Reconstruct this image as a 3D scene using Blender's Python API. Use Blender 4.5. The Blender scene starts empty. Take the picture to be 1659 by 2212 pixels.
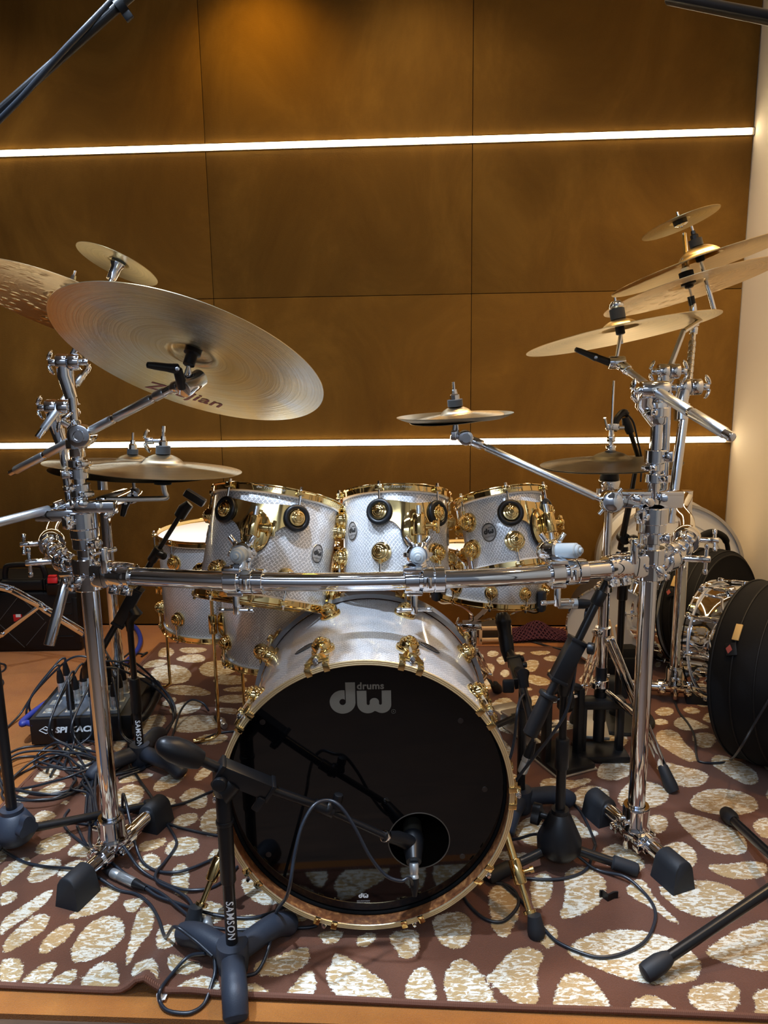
import bpy, bmesh, math, random
import numpy as np
from mathutils import Vector as V, Matrix, geometry
random.seed(7)
sc = bpy.context.scene
COL = sc.collection
PI = math.pi
# ------------------------------------------------------------------ camera
FPX = 1650.0; PITCH = math.atan(FPX / 8460.0); ROLL = math.atan(124.0 / 8460.0); CAMZ = 1.165
cF = V((0, math.cos(PITCH), -math.sin(PITCH))); _u = V((0, math.sin(PITCH), math.cos(PITCH))); _r = V((1, 0, 0))
cR = math.cos(ROLL) * _r - math.sin(ROLL) * _u; cU = math.cos(ROLL) * _u + math.sin(ROLL) * _r
CAM = V((0, 0, CAMZ))
cd = bpy.data.cameras.new('camera'); cam = bpy.data.objects.new('camera', cd); COL.objects.link(cam)
cd.sensor_fit = 'VERTICAL'; cd.sensor_height = 36.0; cd.lens = 36.0 * FPX / 2212.0; cd.clip_start = 0.01
cam.matrix_world = Matrix(((cR.x, cU.x, -cF.x, 0), (cR.y, cU.y, -cF.y, 0), (cR.z, cU.z, -cF.z, CAMZ), (0, 0, 0, 1)))
sc.camera = cam

def ray(x, y): return cF + cR * ((x - 829.5) / FPX) - cU * ((y - 1106.0) / FPX)
def at(x, y, Y):
    d = ray(x, y); return CAM + d * (Y / d.y)
def fl(x, y, z=0.0):
    d = ray(x, y); return CAM + d * ((z - CAMZ) / d.z)
def onplane(x, y, p, n):
    d = ray(x, y); return CAM + d * ((p - CAM).dot(n) / d.dot(n))
def zproj(p):
    return (p - CAM).dot(cF)

# ------------------------------------------------------------------ mesh builder
def frame(o, z, xh=(1, 0, 0)):
    z = V(z).normalized(); xh = V(xh)
    y = z.cross(xh)
    if y.length < 1e-5: y = z.cross(V((0, 1, 0)))
    y.normalize(); x = y.cross(z)
    o = V(o)
    return Matrix(((x.x, y.x, z.x, o.x), (x.y, y.y, z.y, o.y), (x.z, y.z, z.z, o.z), (0, 0, 0, 1)))

def spline(pts, n=6, closed=False):
    P = [V(p) for p in pts]; out = []
    N = len(P)
    if N < 3: return P
    rng = range(N if closed else N - 1)
    for i in rng:
        p1 = P[i]; p2 = P[(i + 1) % N]
        p0 = P[i - 1] if (closed or i > 0) else p1 * 2 - p2
        p3 = P[(i + 2) % N] if (closed or i + 2 < N) else p2 * 2 - p1
        for k in range(n):
            t = k / n; t2 = t * t; t3 = t2 * t
            out.append(0.5 * ((2 * p1) + (p2 - p0) * t + (2 * p0 - 5 * p1 + 4 * p2 - p3) * t2 + (3 * p1 - p0 - 3 * p2 + p3) * t3))
    if not closed: out.append(P[-1])
    return out

class MB:
    def __init__(self, M=None):
        self.v = []; self.f = []; self.M = M
    def add(self, vs, fs, M=None):
        b = len(self.v)
        if M is not None: vs = [M @ V(p) for p in vs]
        self.v.extend(V(p) for p in vs)
        self.f.extend([tuple(b + i for i in q) for q in fs])
        return self
    def tube(self, pts, r, n=12, cap=True, closed=False):
        P = [V(p) for p in pts]; N = len(P)
        if not hasattr(r, '__len__'): r = [r] * N
        T = []
        for i in range(N):
            if closed: t = P[(i + 1) % N] - P[i - 1]
            else: t = P[min(i + 1, N - 1)] - P[max(i - 1, 0)]
            if t.length < 1e-9: t = V((0, 0, 1))
            T.append(t.normalized())
        a = T[0].orthogonal().normalized()
        vs = []; fs = []
        for i in range(N):
            a = a - T[i] * a.dot(T[i])
            if a.length < 1e-6: a = T[i].orthogonal()
            a.normalize(); b = T[i].cross(a)
            for k in range(n):
                w = 2 * PI * k / n
                vs.append(P[i] + (a * math.cos(w) + b * math.sin(w)) * r[i])
        for i in range(N if closed else N - 1):
            j = (i + 1) % N
            for k in range(n):
                l = (k + 1) % n
                fs.append((i * n + k, i * n + l, j * n + l, j * n + k))
        if cap and not closed:
            fs.append(tuple(range(n - 1, -1, -1))); fs.append(tuple((N - 1) * n + k for k in range(n)))
        return self.add(vs, fs)
    def lathe(self, prof, M, n=28, closed=False):
        """profile of (r, z); open unless closed"""
        vs = []; fs = []; N = len(prof)
        idx = []
        for (r, z) in prof:
            if r < 1e-7:
                idx.append([len(vs)] * n); vs.append((0, 0, z))
            else:
                b = len(vs); idx.append([b + k for k in range(n)])
                for k in range(n):
                    w = 2 * PI * k / n; vs.append((r * math.cos(w), r * math.sin(w), z))
        for i in range(N if closed else N - 1):
            A = idx[i]; B = idx[(i + 1) % N]
            for k in range(n):
                l = (k + 1) % n
                q = []
                for e in (A[k], A[l], B[l], B[k]):
                    if e not in q: q.append(e)
                if len(q) > 2: fs.append(tuple(q))
        return self.add(vs, fs, M)
    def cyl(self, p, q, r, r2=None, n=20, bev=0.0):
        p = V(p); q = V(q); L = (q - p).length
        if L < 1e-6: return self
        r2 = r if r2 is None else r2
        b = min(bev, L * 0.45, min(r, r2) * 0.9)
        if b > 0: prof = [(0, 0), (r - b, 0), (r - b * .3, b * .3), (r, b), (r2, L - b), (r2 - b * .3, L - b * .3), (r2 - b, L), (0, L)]
        else: prof = [(0, 0), (r, 0), (r2, L), (0, L)]
        return self.lathe(prof, frame(p, q - p), n)
    def box(self, M, sx, sy, sz, bev=0.0, seg=2):
        bm = bmesh.new()
        bmesh.ops.create_cube(bm, size=1.0)
        for v in bm.verts: v.co = V((v.co.x * sx, v.co.y * sy, v.co.z * sz))
        if bev > 0:
            bmesh.ops.bevel(bm, geom=list(bm.edges), offset=bev, segments=seg, profile=0.5, affect='EDGES')
        bm.verts.index_update()
        vs = [v.co.copy() for v in bm.verts]; fs = [tuple(v.index for v in f.verts) for f in bm.faces]
        bm.free()
        return self.add(vs, fs, M)
    def bar(self, p, q, w, h, bev=0.0, up=(0, 0, 1)):
        p = V(p); q = V(q)
        M = frame((p + q) / 2, q - p, V(up).cross(q - p))
        return self.box(M, w, h, (q - p).length, bev)
    def sphere(self, p, r, n=18, m=10, sz=1.0, M=None):
        prof = [(r * math.sin(PI * i / m), -r * math.cos(PI * i / m) * sz) for i in range(m + 1)]
        prof[0] = (0, -r * sz); prof[-1] = (0, r * sz)
        return self.lathe(prof, M if M is not None else Matrix.Translation(V(p)), n)
    def prism(self, poly, d, M):
        n = len(poly)
        tri = geometry.tessellate_polygon([[V((x, y, 0)) for x, y in poly]])
        vs = [(x, y, 0) for x, y in poly] + [(x, y, d) for x, y in poly]
        fs = [tuple(t) for t in tri] + [tuple(n + i for i in reversed(t)) for t in tri]
        fs += [(i, (i + 1) % n, n + (i + 1) % n, n + i) for i in range(n)]
        return self.add(vs, fs, M)
    def flat(self, poly, M=None, fn=None):
        tri = geometry.tessellate_polygon([[V((x, y, 0)) for x, y in poly]])
        vs = [V((x, y, 0)) for x, y in poly]
        if fn: vs = [fn(p) for p in vs]
        return self.add(vs, [tuple(t) for t in tri], M)
    def build(self, name, mat, parent=None, local=False, sharp=38):
        Mi = None
        if parent is not None and not local: Mi = ROOTM[parent.name].inverted()
        me = bpy.data.meshes.new(name)
        vs = [(Mi @ p if Mi is not None else p) for p in self.v]
        me.from_pydata([tuple(p) for p in vs], [], self.f)
        bm = bmesh.new(); bm.from_mesh(me); bmesh.ops.recalc_face_normals(bm, faces=bm.faces[:]); bm.to_mesh(me); bm.free()
        for p in me.polygons: p.use_smooth = True
        me.set_sharp_from_angle(angle=math.radians(sharp))
        me.materials.append(mat)
        o = bpy.data.objects.new(name, me); COL.objects.link(o)
        if parent is not None:
            o.parent = parent; ROOTM[o.name] = ROOTM[parent.name]
        else: ROOTM[o.name] = Matrix.Identity(4)
        return o
ROOTM = {}

def thing(name, label, cat, M=None, group=None):
    """an Empty at the base of a thing; its parts become children"""
    o = bpy.data.objects.new(name, None); COL.objects.link(o)
    if M is None: M = Matrix.Identity(4)
    if not isinstance(M, Matrix): M = Matrix.Translation(V(M))
    o.matrix_world = M; ROOTM[o.name] = M.copy(); o.empty_display_size = 0.02
    o['label'] = label; o['category'] = cat
    if group: o['group'] = group
    return o
def tag(o, label, cat, group=None, kind=None):
    o['label'] = label; o['category'] = cat
    if group: o['group'] = group
    if kind: o['kind'] = kind
    return o
def struct(o):
    o['kind'] = 'structure'; return o

_tc = {}
def text2d(s, size=1.0, shear=0.0, off=0.0, align='CENTER', space=1.0, cuts=0):
    key = (s, shear, off, align, space, cuts)
    if key not in _tc:
        cu = bpy.data.curves.new('lettering', 'FONT'); cu.body = s; cu.size = 1.0; cu.shear = shear; cu.offset = off
        cu.align_x = align; cu.space_character = space; cu.resolution_u = 3
        ob = bpy.data.objects.new('lettering', cu); COL.objects.link(ob)
        bpy.context.view_layer.update()
        dg = bpy.context.evaluated_depsgraph_get()
        me = bpy.data.meshes.new_from_object(ob.evaluated_get(dg))
        if cuts:        # split long faces so the print can follow a round tube
            bm = bmesh.new(); bm.from_mesh(me); bmesh.ops.triangulate(bm, faces=bm.faces[:])
            for _ in range(cuts):
                le = [e for e in bm.edges if e.calc_length() > .09]
                if le: bmesh.ops.subdivide_edges(bm, edges=le, cuts=1)
                bmesh.ops.triangulate(bm, faces=bm.faces[:])
            bm.to_mesh(me); bm.free()
        _tc[key] = ([v.co.copy() for v in me.vertices], [tuple(p.vertices) for p in me.polygons])
        bpy.data.objects.remove(ob); bpy.data.meshes.remove(me); bpy.data.curves.remove(cu)
    vs, fs = _tc[key]
    return [V((p.x * size, p.y * size, 0)) for p in vs], fs

# the two letters of the drum maker's mark, as outlines (units of the mark's width; y up)
def _arc(cx, cy, r, a0, a1, n=18, ry=None):
    ry = r if ry is None else ry
    return [(cx + r * math.cos(math.radians(a0 + (a1 - a0) * i / n)), cy - ry * math.sin(math.radians(a0 + (a1 - a0) * i / n))) for i in range(n + 1)]
_d = [(547, 198), (720, 198), (722, 570)] + _arc(495, 565, 228, -2, -280, 40, 222) + [(534, 352), (537, 522)] + _arc(495, 566, 57, 42, 358, 24) + [(552, 560)]
_w = ([(748, 358), (918, 358), (919, 600)] + _arc(946, 602, 27, 180, 360, 10) + [(972, 570)] + _arc(1055, 570, 82, 178, 2, 14, 72) + [(1137, 600)] +
      _arc(1162, 602, 25, 180, 360, 10) + [(1187, 358), (1352, 358), (1353, 610)] + _arc(1190, 622, 163, 0, -125, 20) + [(1056, 742)] + _arc(938, 600, 187, -50, -180, 20))
# _arc uses y-down angles measured counter-clockwise, so flip to y-up below
def _norm(poly): return [((x - 810) / 1086.0, -(y - 492) / 1086.0) for x, y in poly]
DW = [_norm(_d), _norm(_w)]

def dw_mark(mb, size, fn, small='drums'):
    """the dw mark, width `size`, mapped to the surface by fn(V((x,y,0)))"""
    for poly in DW:
        mb.flat([(x * size, y * size) for x, y in poly], fn=fn)
    if small:
        vs, fs = text2d(small, 0.165 * size / 1.0, 0.0, 0.03, 'LEFT', 1.06)
        mb.add([fn(V((p.x + (750 - 810) / 1086.0 * size, p.y + (492 - 328) / 1086.0 * size, 0))) for p in vs], fs)
# ------------------------------------------------------------------ materials
def mat(name, col=(.5, .5, .5), rough=.5, metal=0.0, coat=0.0, spec=None, emit=None, es=0.0, sheen=0.0):
    m = bpy.data.materials.new(name); m.use_nodes = True
    b = m.node_tree.nodes['Principled BSDF']
    b.inputs['Base Color'].default_value = (*col, 1); b.inputs['Roughness'].default_value = rough; b.inputs['Metallic'].default_value = metal
    b.inputs['Coat Weight'].default_value = coat; b.inputs['Coat Roughness'].default_value = .04
    if spec is not None: b.inputs['Specular IOR Level'].default_value = spec
    if emit: b.inputs['Emission Color'].default_value = (*emit, 1); b.inputs['Emission Strength'].default_value = es
    if sheen: b.inputs['Sheen Weight'].default_value = sheen; b.inputs['Sheen Roughness'].default_value = .4
    return m
class NT:
    def __init__(s, m): s.t = m.node_tree; s.b = s.t.nodes['Principled BSDF']
    def n(s, typ, **kw):
        o = s.t.nodes.new(typ)
        for k, v in kw.items():
            if k.startswith('i_'):
                o.inputs[int(k[2:]) if k[2:].isdigit() else k[2:]].default_value = v
            else: setattr(o, k, v)
        return o
    def l(s, a, b): s.t.links.new(a, b)
    def math(s, op, a, b=None, c=None):
        o = s.t.nodes.new('ShaderNodeMath'); o.operation = op
        for i, x in enumerate((a, b, c)):
            if x is None: continue
            if isinstance(x, (int, float)): o.inputs[i].default_value = x
            else: s.l(x, o.inputs[i])
        return o.outputs[0]
    def obj(s): return s.n('ShaderNodeTexCoord').outputs['Object']
    def noise(s, vec, scale, detail=2, rough=.5, dist=0.0):
        o = s.n('ShaderNodeTexNoise'); o.inputs['Scale'].default_value = scale; o.inputs['Detail'].default_value = detail
        o.inputs['Roughness'].default_value = rough; o.inputs['Distortion'].default_value = dist
        s.l(vec, o.inputs['Vector']); return o.outputs['Fac']
    def scale(s, vec, sc3):
        o = s.n('ShaderNodeVectorMath', operation='MULTIPLY'); s.l(vec, o.inputs[0]); o.inputs[1].default_value = sc3; return o.outputs[0]
    def ramp(s, fac, stops):
        o = s.n('ShaderNodeValToRGB'); cr = o.color_ramp
        while len(cr.elements) < len(stops): cr.elements.new(.5)
        for e, (p, c) in zip(cr.elements, stops): e.position = p; e.color = (*c, 1) if len(c) == 3 else c
        s.l(fac, o.inputs[0]); return o.outputs[0]
    def mix(s, fac, a, b):
        o = s.n('ShaderNodeMix', data_type='RGBA')
        if isinstance(fac, (int, float)): o.inputs[0].default_value = fac
        else: s.l(fac, o.inputs[0])
        for i, x in ((6, a), (7, b)):
            if isinstance(x, tuple): o.inputs[i].default_value = (*x, 1)
            else: s.l(x, o.inputs[i])
        return o.outputs[2]
    def bump(s, h, strength=.3, dist=.002):
        o = s.n('ShaderNodeBump'); o.inputs['Strength'].default_value = strength; o.inputs['Distance'].default_value = dist
        s.l(h, o.inputs['Height']); s.l(o.outputs[0], s.b.inputs['Normal']); return o
    def col(s, c): s.l(c, s.b.inputs['Base Color'])
    def rough(s, c): s.l(c, s.b.inputs['Roughness'])

CHROME = mat('chrome', (.80, .83, .88), .05, 1.0)
nt = NT(CHROME); nz = nt.noise(nt.obj(), 60, 3); nt.rough(nt.math('MULTIPLY_ADD', nz, .07, .015))
STEEL = mat('knurled_steel', (.72, .76, .80), .3, 1.0)
nt = NT(STEEL); nz = nt.noise(nt.obj(), 900, 1); nt.bump(nz, .35, .0006)
GOLD = mat('gold_plate', (.82, .60, .26), .07, 1.0)
nt = NT(GOLD); nz = nt.noise(nt.obj(), 40, 2); nt.rough(nt.math('MULTIPLY_ADD', nz, .08, .03))
BLACK = mat('black_metal', (.006, .006, .007), .28, spec=.4)
BLACKP = mat('black_plastic', (.006, .0065, .008), .38, spec=.35)
RUBBER = mat('rubber', (.012, .014, .018), .6, spec=.35)
nt = NT(RUBBER); nz = nt.noise(nt.obj(), 500, 2); nt.bump(nz, .15, .0006)
CASTG = mat('cast_base', (.022, .028, .042), .5, spec=.4)
nt = NT(CASTG); nz = nt.noise(nt.obj(), 420, 3); nt.bump(nz, .3, .0008)
CABLE = mat('cable_rubber', (.014, .018, .026), .33)
BLUE = mat('blue_rubber', (.02, .035, .25), .45)
FELT = mat('grey_felt', (.022, .024, .026), .95, sheen=.1)
GREYP = mat('grey_plastic', (.33, .37, .39), .42)
GLOSS = mat('black_gloss_head', (.002, .002, .0025), .05, spec=.42)
MARK = mat('printed_mark', (.19, .17, .135), .5)
MARKW = mat('white_print', (.78, .82, .85), .5)
BADGE = mat('badge_metal', (.42, .40, .38), .35, .6)
BLK = mat('badge_print', (.01, .01, .01), .5)
CLEARH = mat('coated_head', (.82, .84, .86), .5)
nt = NT(CLEARH); nz = nt.noise(nt.obj(), 700, 2); nt.bump(nz, .15, .0004)
CREAM = mat('cream_paint', (.85, .75, .6), .75)
nt = NT(CREAM); nz = nt.noise(nt.obj(), 2.2, 4); nt.col(nt.mix(nz, (.88, .78, .63), (.82, .72, .58))); nz2 = nt.noise(nt.obj(), 160, 2); nt.bump(nz2, .06, .001)
REDP = mat('red_plastic', (.6, .015, .02), .4)
WOODP = mat('pale_wood', (.62, .42, .24), .55)
nt = NT(WOODP); nz = nt.noise(nt.scale(nt.obj(), (40, 40, 4)), 3, 3); nt.col(nt.mix(nz, (.55, .36, .19), (.7, .5, .3)))
NYLON = mat('black_nylon', (.0055, .0055, .0065), .75, spec=.2)
nt = NT(NYLON); nz = nt.noise(nt.obj(), 300, 2); nt.bump(nz, .2, .001)
PIPING = mat('black_piping', (.004, .004, .005), .6, spec=.3)
WHITE = mat('white_label', (.75, .75, .74), .6)
TAN = mat('tan_leather', (.62, .42, .16), .55)
MAROON = mat('maroon_cord', (.06, .010, .026), .85)
LED = mat('led_diffuser', (1, 1, 1), .5, emit=(1.0, .80, .50), es=14.0)
CEIL = mat('ceiling_paint', (.30, .30, .31), .8)
PALEW = mat('pale_wall', (.42, .45, .50), .8)
DARKW = mat('dark_wall', (.035, .024, .016), .8)
SILVER = mat('brushed_aluminium', (.62, .60, .56), .38, .9)
CLEARP = mat('nickel_shell', (.66, .70, .72), .3, .85)

# pearl wrap with a woven diamond glint
def pearl(name, axis_len):
    m = mat(name, (.6, .6, .62), .3, .15, coat=1.0); nt = NT(m)
    co = nt.n('ShaderNodeSeparateXYZ'); nt.l(nt.obj(), co.inputs[0])
    ang = nt.math('ARCTAN2', co.outputs[1], co.outputs[0])
    u = nt.math('MULTIPLY', ang, axis_len)
    cmb = nt.n('ShaderNodeCombineXYZ'); nt.l(u, cmb.inputs[0]); nt.l(co.outputs[2], cmb.inputs[1])
    warp = nt.noise(cmb.outputs[0], 9, 2)
    wv = nt.math('MULTIPLY_ADD', warp, .035, -.0175)
    su = nt.math('ADD', nt.math('ADD', u, co.outputs[2]), wv); di = nt.math('SUBTRACT', nt.math('SUBTRACT', u, co.outputs[2]), wv)
    K = 2 * PI / .0098
    a = nt.math('SINE', nt.math('MULTIPLY', su, K)); b = nt.math('SINE', nt.math('MULTIPLY', di, K))
    g = nt.noise(cmb.outputs[0], 420, 1); g2 = nt.noise(cmb.outputs[0], 26, 3)
    la = nt.math('GREATER_THAN', a, .62); lb = nt.math('GREATER_THAN', b, .62)
    ln = nt.math('MAXIMUM', la, lb)
    spark = nt.math('MULTIPLY', ln, nt.math('GREATER_THAN', g, .47))
    base = nt.ramp(g2, [(.3, (.33, .335, .35)), (.7, (.45, .455, .47))])
    weave = nt.mix(nt.math('MULTIPLY', nt.math('MULTIPLY', a, b), .25), base, (.60, .61, .63))
    nt.col(nt.mix(spark, weave, (.97, .98, 1.0)))
    nt.l(nt.math('MULTIPLY_ADD', spark, .35, .1), nt.b.inputs['Metallic'])
    h = nt.math('MULTIPLY_ADD', ln, .6, g)
    bp = nt.bump(h, .35, .0007)
    return m
PEARL_T = pearl('pearl_wrap_small', .14); PEARL_F = pearl('pearl_wrap_floor', .19); PEARL_B = pearl('pearl_wrap_bass', .279)

# cymbal bronze: lathe rings, two-tone clouds painting reflections into the colour, radial sheen
def bronze(name, c1, c2, rough=.3, ring=.35, aniso=.75, metal=1.0, dimple=0.0):
    m = mat(name, c1, rough, metal); nt = NT(m)
    co = nt.n('ShaderNodeSeparateXYZ'); ob = nt.obj(); nt.l(ob, co.inputs[0])
    r = nt.math('SQRT', nt.math('ADD', nt.math('MULTIPLY', co.outputs[0], co.outputs[0]), nt.math('MULTIPLY', co.outputs[1], co.outputs[1])))
    cmb = nt.n('ShaderNodeCombineXYZ'); nt.l(r, cmb.inputs[0])
    ringn = nt.math('MULTIPLY_ADD', nt.noise(cmb.outputs[0], 520, 2, .7), .45, nt.math('MULTIPLY', nt.noise(cmb.outputs[0], 170, 2, .6), .55))
    cl = nt.noise(ob, 6.5, 4, .55, .8)
    mixc = nt.mix(nt.ramp(cl, [(.38, (0, 0, 0)), (.62, (1, 1, 1))]), c1, c2)
    nt.col(nt.mix(nt.math('MULTIPLY', nt.ramp(ringn, [(.44, (0, 0, 0)), (.56, (1, 1, 1))]), .5), mixc, tuple(x * .62 for x in c1)))
    h = ringn
    if dimple:
        vo = nt.n('ShaderNodeTexVoronoi'); vo.inputs['Scale'].default_value = 38; nt.l(ob, vo.inputs['Vector'])
        dm = nt.math('MULTIPLY', nt.ramp(vo.outputs['Distance'], [(.1, (0, 0, 0)), (.42, (1, 1, 1))]), dimple * 1.6)
        h = nt.math('ADD', nt.math('MULTIPLY', ringn, .5), dm)
    nt.bump(h, ring, .0012 if not dimple else .002)
    tg = nt.n('ShaderNodeTangent', direction_type='RADIAL', axis='Z'); nt.l(tg.outputs[0], nt.b.inputs['Tangent'])
    nt.b.inputs['Anisotropic'].default_value = aniso
    return m
BR_BIG = bronze('bronze_pale', (.80, .65, .36), (.68, .68, .62), .25, .5)
BR_HAM = bronze('bronze_hammered', (.74, .55, .29), (.62, .48, .28), .3, .5, .6, dimple=1.0)
BR_GLD = bronze('bronze_golden', (.76, .59, .30), (.66, .52, .28), .3, .25)
BR_SPL = bronze('bronze_splash', (.58, .47, .21), (.50, .42, .24), .28, .3)
BR_HAT = bronze('bronze_hat', (.60, .48, .30), (.50, .42, .30), .32, .3)
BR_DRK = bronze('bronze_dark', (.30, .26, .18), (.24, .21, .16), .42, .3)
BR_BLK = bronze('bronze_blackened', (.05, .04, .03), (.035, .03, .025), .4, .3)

# velvet wall
VELVET = mat('velvet_wall', (.2, .1, .03), .92, sheen=.07, spec=.2); nt = NT(VELVET)
ob = nt.obj(); n1 = nt.noise(nt.scale(ob, (1, 1, .6)), 2.6, 5, .65, .8); n2 = nt.noise(nt.scale(ob, (18, 18, 160)), 3, 3); n3 = nt.noise(ob, 260, 2)
c = nt.ramp(n1, [(.25, (.092, .042, .0055)), (.5, (.140, .067, .0095)), (.75, (.225, .115, .019))])
c = nt.mix(nt.math('MULTIPLY', n2, .22), c, (.07, .032, .006)); nt.col(nt.mix(nt.math('MULTIPLY', n3, .2), c, (.24, .125, .024)))
nt.bump(nt.math('ADD', n3, n2), .25, .002)
nt.b.inputs['Sheen Tint'].default_value = (.9, .5, .15, 1)
# floor carpet
CARPET = mat('carpet_orange', (.4, .17, .05), .95, sheen=.2); nt = NT(CARPET)
ob = nt.obj(); n1 = nt.noise(ob, 5, 5, .6, .5); n2 = nt.noise(ob, 330, 2)
c = nt.ramp(n1, [(.3, (.25, .080, .009)), (.55, (.33, .115, .014)), (.8, (.40, .155, .024))]); nt.col(nt.mix(nt.math('MULTIPLY', n2, .45), c, (.24, .075, .01))); nt.bump(n2, .8, .004)
FWOOD = mat('floor_wood', (.2, .11, .05), .45); nt = NT(FWOOD)
ob = nt.obj(); n1 = nt.noise(nt.scale(ob, (2, 40, 2)), 3, 4, .6, .3); nt.col(nt.ramp(n1, [(.3, (.04, .022, .012)), (.7, (.11, .06, .032))]))
HOOPW = mat('figured_wood', (.2, .08, .03), .35, coat=.5); nt = NT(HOOPW)
co = nt.n('ShaderNodeSeparateXYZ'); nt.l(nt.obj(), co.inputs[0]); ang = nt.math('ARCTAN2', co.outputs[1], co.outputs[0])
cmb = nt.n('ShaderNodeCombineXYZ'); nt.l(ang, cmb.inputs[0]); nt.l(nt.math('MULTIPLY', co.outputs[2], 3), cmb.inputs[1])
n1 = nt.noise(cmb.outputs[0], 24, 3, .6, .3); nt.col(nt.ramp(n1, [(.35, (.10, .034, .014)), (.55, (.20, .075, .026)), (.72, (.40, .18, .06))]))
# rug pile: the pattern is a signed distance to the nearest woven pebble
RUG = mat('rug_pile', (.1, .04, .02), .95, sheen=.15); nt = NT(RUG)
ob = nt.obj(); atn = nt.n('ShaderNodeAttribute', attribute_name='pebble')
e1 = nt.noise(ob, 95, 2, .6); e2 = nt.noise(ob, 330, 1)
d = nt.math('ADD', atn.outputs['Fac'], nt.math('MULTIPLY_ADD', nt.math('ADD', nt.math('MULTIPLY', e1, .6), nt.math('MULTIPLY', e2, .4)), .020, -.0095))
inside = nt.math('SMOOTH_MIN', nt.math('MAXIMUM', nt.math('MULTIPLY', d, 500), 0.0), 1.0, .1)
st = nt.noise(nt.scale(ob, (.5, 1.35, 1)), 105, 3, .6, .9); big = nt.noise(ob, 5.5, 2)
stf = nt.ramp(nt.math('MULTIPLY_ADD', big, .35, st), [(.655, (0, 0, 0)), (.735, (1, 1, 1))])
fine = nt.noise(ob, 520, 3, .7)
peb = nt.mix(stf, (.52, .35, .155), (.88, .84, .71))
bg = nt.ramp(nt.noise(ob, 7, 4), [(.3, (.105, .033, .012)), (.7, (.150, .049, .019))])
cc = nt.mix(inside, bg, peb)
nt.col(nt.mix(nt.ramp(fine, [(.35, (.5, .5, .5)), (.62, (0, 0, 0))]), cc, nt.mix(.55, cc, (.02, .008, .004))))
hh = nt.math('ADD', nt.math('MULTIPLY', fine, .8), nt.math('MULTIPLY', inside, nt.math('MULTIPLY', st, 1.5)))
nt.bump(hh, .8, .004)
BIND = mat('rug_binding', (.13, .05, .028), .85); nt = NT(BIND)
ob = nt.obj(); wv = nt.n('ShaderNodeTexWave'); wv.inputs['Scale'].default_value = 90; nt.l(ob, wv.inputs[0]); nt.bump(wv.outputs['Fac'], .6, .002)
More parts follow.
